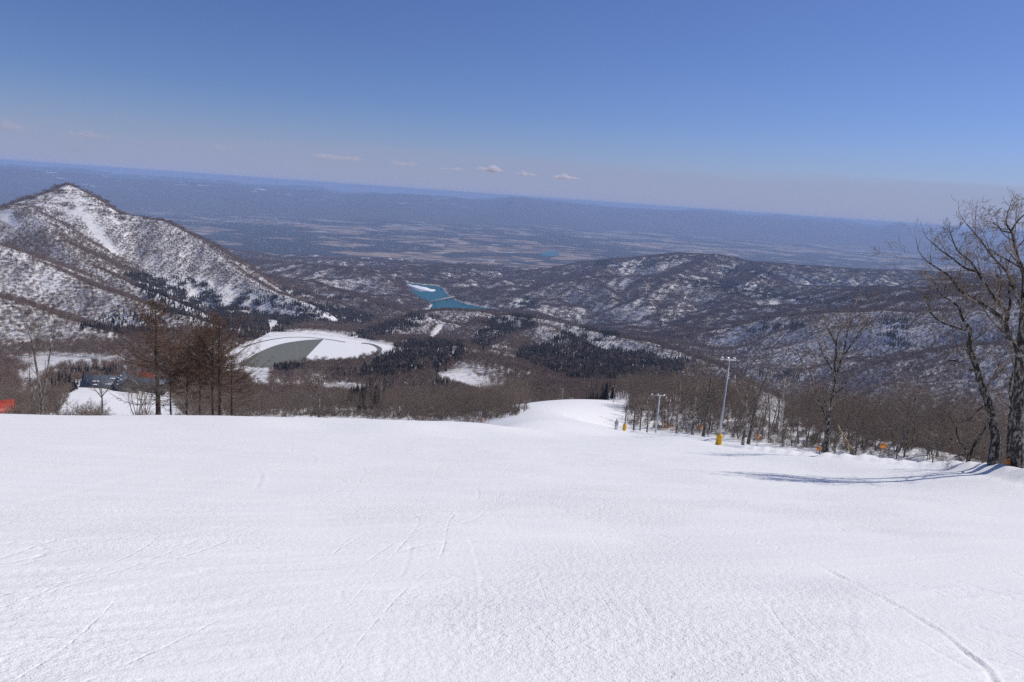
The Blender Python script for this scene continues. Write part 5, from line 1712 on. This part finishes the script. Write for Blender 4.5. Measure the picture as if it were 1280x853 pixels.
# ------------------------------------------------------------------ skier standing at the bend
p = at(770, 536.5, 116)
p[2] = float(ground_z(np.array([p[0]]), np.array([p[1]]))[0])
e = link('person', None, label='skier in pale lavender-grey clothing standing at the bend of the piste', cat='person', loc=p)
def skin_body(name, verts, edges, radii, mat, parent, sub=1):
    me = bpy.data.meshes.new(name)
    me.from_pydata(verts, edges, [])
    me.materials.append(M[mat])
    o = link(name, me, parent=parent)
    sk = o.modifiers.new('skin', 'SKIN')
    for v, r_ in zip(me.skin_vertices[0].data, radii):
        v.radius = r_ if isinstance(r_, tuple) else (r_, r_)
    me.skin_vertices[0].data[0].use_root = True
    sk.use_smooth_shade = True
    ss = o.modifiers.new('sub', 'SUBSURF')
    ss.levels = ss.render_levels = sub
    return o
sv = [(0, 0, 0.93), (0, 0.02, 1.15), (0, 0.03, 1.38), (0, 0.02, 1.50), (0, -0.01, 1.60), (0, -0.02, 1.72),
      (-0.11, -0.03, 0.88), (-0.13, -0.10, 0.50), (-0.13, -0.02, 0.10), (-0.13, -0.14, 0.05),
      (0.11, -0.03, 0.88), (0.13, -0.10, 0.50), (0.13, -0.02, 0.10), (0.13, -0.14, 0.05),
      (-0.20, 0.02, 1.36), (-0.28, -0.02, 1.12), (-0.25, -0.20, 0.98), (-0.24, -0.27, 0.97), (0.20, 0.02, 1.36), (0.28, -0.02, 1.12), (0.25, -0.20, 0.98), (0.24, -0.27, 0.97)]
se = [(0, 1), (1, 2), (2, 3), (3, 4), (4, 5), (0, 6), (6, 7), (7, 8), (8, 9), (0, 10), (10, 11), (11, 12), (12, 13), (2, 14), (14, 15), (15, 16), (16, 17), (2, 18), (18, 19), (19, 20), (20, 21)]
sr = [(0.19, 0.15), (0.19, 0.15), (0.2, 0.15), 0.07, 0.11, 0.11, 0.12, 0.09, 0.075, 0.06, 0.12, 0.09, 0.075, 0.06, 0.085, 0.065, 0.055, 0.05, 0.085, 0.065, 0.055, 0.05]
skin_body('body', sv, se, sr, 'cloth_pale', e)
W = Wood()
W.add([(0, -0.02, 1.55), (0, -0.02, 1.62), (0, -0.02, 1.72), (0, -0.01, 1.79), (0, -0.01, 1.81)], [0.10, 0.13, 0.14, 0.09, 0.01], 10, 0)
link('helmet', W.mesh('helmet', 'cloth_pale', 0), parent=e)
boxes('goggles', [((0, -0.125, 1.66), (0.17, 0.04, 0.07), 0)], 'glass_dark', e)
for s in (-1, 1):
    boxes('ski', [((s * 0.13, -0.1, 0.0), (0.1, 1.7, 0.03), 0)], 'ski_plastic', e)
    tubes('ski_pole', [([(s * 0.26, -0.27, 1.05), (s * 0.32, -0.35, 0.0)], [0.012, 0.008])], 'wire', e, 5)

# ------------------------------------------------------------------ towns on the plain: thousands of roofs too small to pick apart
gt = np.random.default_rng(31)
def town(name, label, cx, n, mat, hgt):
    V, F = [], []
    done = 0
    for (u, v, su, sv_, cnt) in cx:
        for _ in range(cnt // 3):
            uu_, vv_ = u + gt.normal(0, su), v + gt.normal(0, sv_)
            c_ = ray(uu_, vv_)[2]
            if c_ > -0.03:
                continue
            x_, y_ = on_level(uu_, vv_, -899.0)
            if math.hypot(x_, y_) < 8600 or math.hypot(x_, y_) > 33000:
                continue
            w, dp, h = gt.uniform(8, 26), gt.uniform(7, 14), gt.uniform(*hgt)
            a = gt.choice((0.3, 0.3 + math.pi / 2)) + gt.normal(0, 0.1)
            ca, sa = math.cos(a), math.sin(a)
            b = len(V)
            z0 = float(ground_z(np.array([x_]), np.array([y_]))[0]) - 2
            for dz in (0, h + 2):
                for dx, dy in ((-1, -1), (1, -1), (1, 1), (-1, 1)):
                    V.append((x_ + dx * w / 2 * ca - dy * dp / 2 * sa, y_ + dx * w / 2 * sa + dy * dp / 2 * ca, z0 + dz))
            V += [(x_ - w / 2 * ca, y_ - w / 2 * sa, z0 + h + 2 + dp * 0.22), (x_ + w / 2 * ca, y_ + w / 2 * sa, z0 + h + 2 + dp * 0.22)]
            F += [(b, b + 1, b + 5, b + 4), (b + 2, b + 3, b + 7, b + 6), (b + 4, b + 5, b + 9, b + 8), (b + 6, b + 7, b + 8, b + 9), (b + 1, b + 2, b + 6, b + 5), (b + 3, b, b + 4, b + 7)]
    link(name, mesh_np(name, V, np.array(F), mat), kind='stuff', label=label)
CITY = [(300, 272, 60, 4.5, 1500), (360, 277, 50, 4, 900), (230, 266, 40, 3, 600), (480, 285, 60, 5, 600), (600, 296, 90, 9, 700), (720, 297, 70, 8, 800), (850, 296, 80, 6, 900), (960, 303, 90, 6, 900), (1080, 312, 60, 6, 800), (1130, 318, 50, 5, 400), (430, 300, 60, 9, 400), (760, 286, 120, 4, 500)]
town('town', 'pale town roofs scattered over the distant plain', CITY, 0, 'town_pale', (5, 12))
town('town', 'grey town blocks scattered over the distant plain', [(u, v, a, b, c // 2) for u, v, a, b, c in CITY], 0, 'town_grey', (8, 22))

# ------------------------------------------------------------------ haze
def box(x0, x1, y0, y1, z0, z1):
    V = [(x, y, z) for z in (z0, z1) for y in (y0, y1) for x in (x0, x1)]
    return V, [(0, 2, 3, 1), (4, 5, 7, 6), (0, 1, 5, 4), (2, 6, 7, 3), (0, 4, 6, 2), (1, 3, 7, 5)]
hz = bpy.data.materials.new('haze')
hz.use_nodes = True
nn = hz.node_tree.nodes
nn.remove(nn['Principled BSDF'])
pv = nn.new('ShaderNodeVolumePrincipled')
pv.inputs['Color'].default_value = (0.44, 0.615, 0.97, 1)
pv.inputs['Density'].default_value = 4.2e-5
pv.inputs['Anisotropy'].default_value = 0.0
hz.node_tree.links.new(pv.outputs[0], nn['Material Output'].inputs['Volume'])
bv, bf = box(-61000, 61000, -61000, 61000, float(GZ.min()) - 1.0, 25.0)
link('haze', mesh_np('haze', bv, np.array(bf), hz), kind='stuff', label='thin blue haze over the plain and far mountains')

# ------------------------------------------------------------------ small fair-weather clouds, far off above the haze
def cloud_mat(name, dens):
    m = bpy.data.materials.new(name)
    m.use_nodes = True
    n_, l_ = m.node_tree.nodes, m.node_tree.links
    n_.remove(n_['Principled BSDF'])
    pv = n_.new('ShaderNodeVolumePrincipled')
    pv.inputs['Color'].default_value = (0.93, 0.92, 0.97, 1)
    pv.inputs['Density'].default_value = dens
    pv.inputs['Anisotropy'].default_value = 0.2
    l_.new(pv.outputs[0], n_['Material Output'].inputs['Volume'])
    return m
CM = [cloud_mat('cloud_dense', 0.0032), cloud_mat('cloud_thin', 0.0009)]
def cloud(label, u, v, w, h, kind, seed):
    d = 42000.0
    c = at(u, v, d)
    sw, sh = w * d / FPX / 2, h * d / FPX / 2
    rs = np.random.RandomState(seed)
    V, F = [], []
    NU, NV = 28, 14
    th = np.linspace(0, 2 * np.pi, NU, endpoint=False)
    ph = np.linspace(-np.pi / 2, np.pi / 2, NV)
    T, P = np.meshgrid(th, ph)
    X, Y, Z = np.cos(P) * np.cos(T), np.cos(P) * np.sin(T), np.sin(P)
    n1 = fbm(X * 2.2 + seed, Z * 1.6 + Y * 1.3, 3, 200 + seed)
    R_ = 1 + 0.55 * n1
    zz = np.where(Z < 0, Z * 0.45, Z)
    env = 1 + 0.35 * np.sin(X * 5 + seed)
    V = np.stack((X * R_ * sw, Y * R_ * sw * 0.6, zz * R_ * env * sh), -1).reshape(-1, 3)
    i = np.arange(NV - 1)[:, None] * NU + np.arange(NU)[None]
    j = np.arange(NV - 1)[:, None] * NU + (np.arange(NU)[None] + 1) % NU
    me = mesh_np('cloud', V, np.stack((i, j, j + NU, i + NU), -1).reshape(-1, 4), CM[kind], True)
    o = link('cloud', me, label=label, cat='cloud', group='small clouds over the horizon', loc=c)
    o.rotation_euler = (0, -math.atan(0.0), -math.atan2(c[0], c[1]))
for args in (('brightest small white cloud above the middle of the horizon', 614, 213, 32, 9, 0, 1), ('bright flat cloud, the rightmost of the row', 706, 222.5, 32, 6.5, 0, 2), ('small cloud between the two brightest clouds', 657, 218.5, 22, 6, 0, 3),
             ('long pale grey cloud left of the middle', 426, 198, 56, 7, 1, 4), ('pale grey cloud between the long cloud and the brightest one', 506, 206, 36, 7, 1, 5), ('thin faint cloud just left of the brightest cloud', 566, 212, 34, 4, 1, 6),
             ('grey cloud cut by the left edge of the sky', 8, 159, 34, 13, 1, 7), ('small grey cloud above the pointed mountain', 112, 170, 34, 9, 1, 8), ('faint low cloud just above the mountain summit', 102, 189, 24, 5, 1, 9), ('faint twin wisp above the town', 278, 185, 20, 7, 1, 10)):
    cloud(*args)
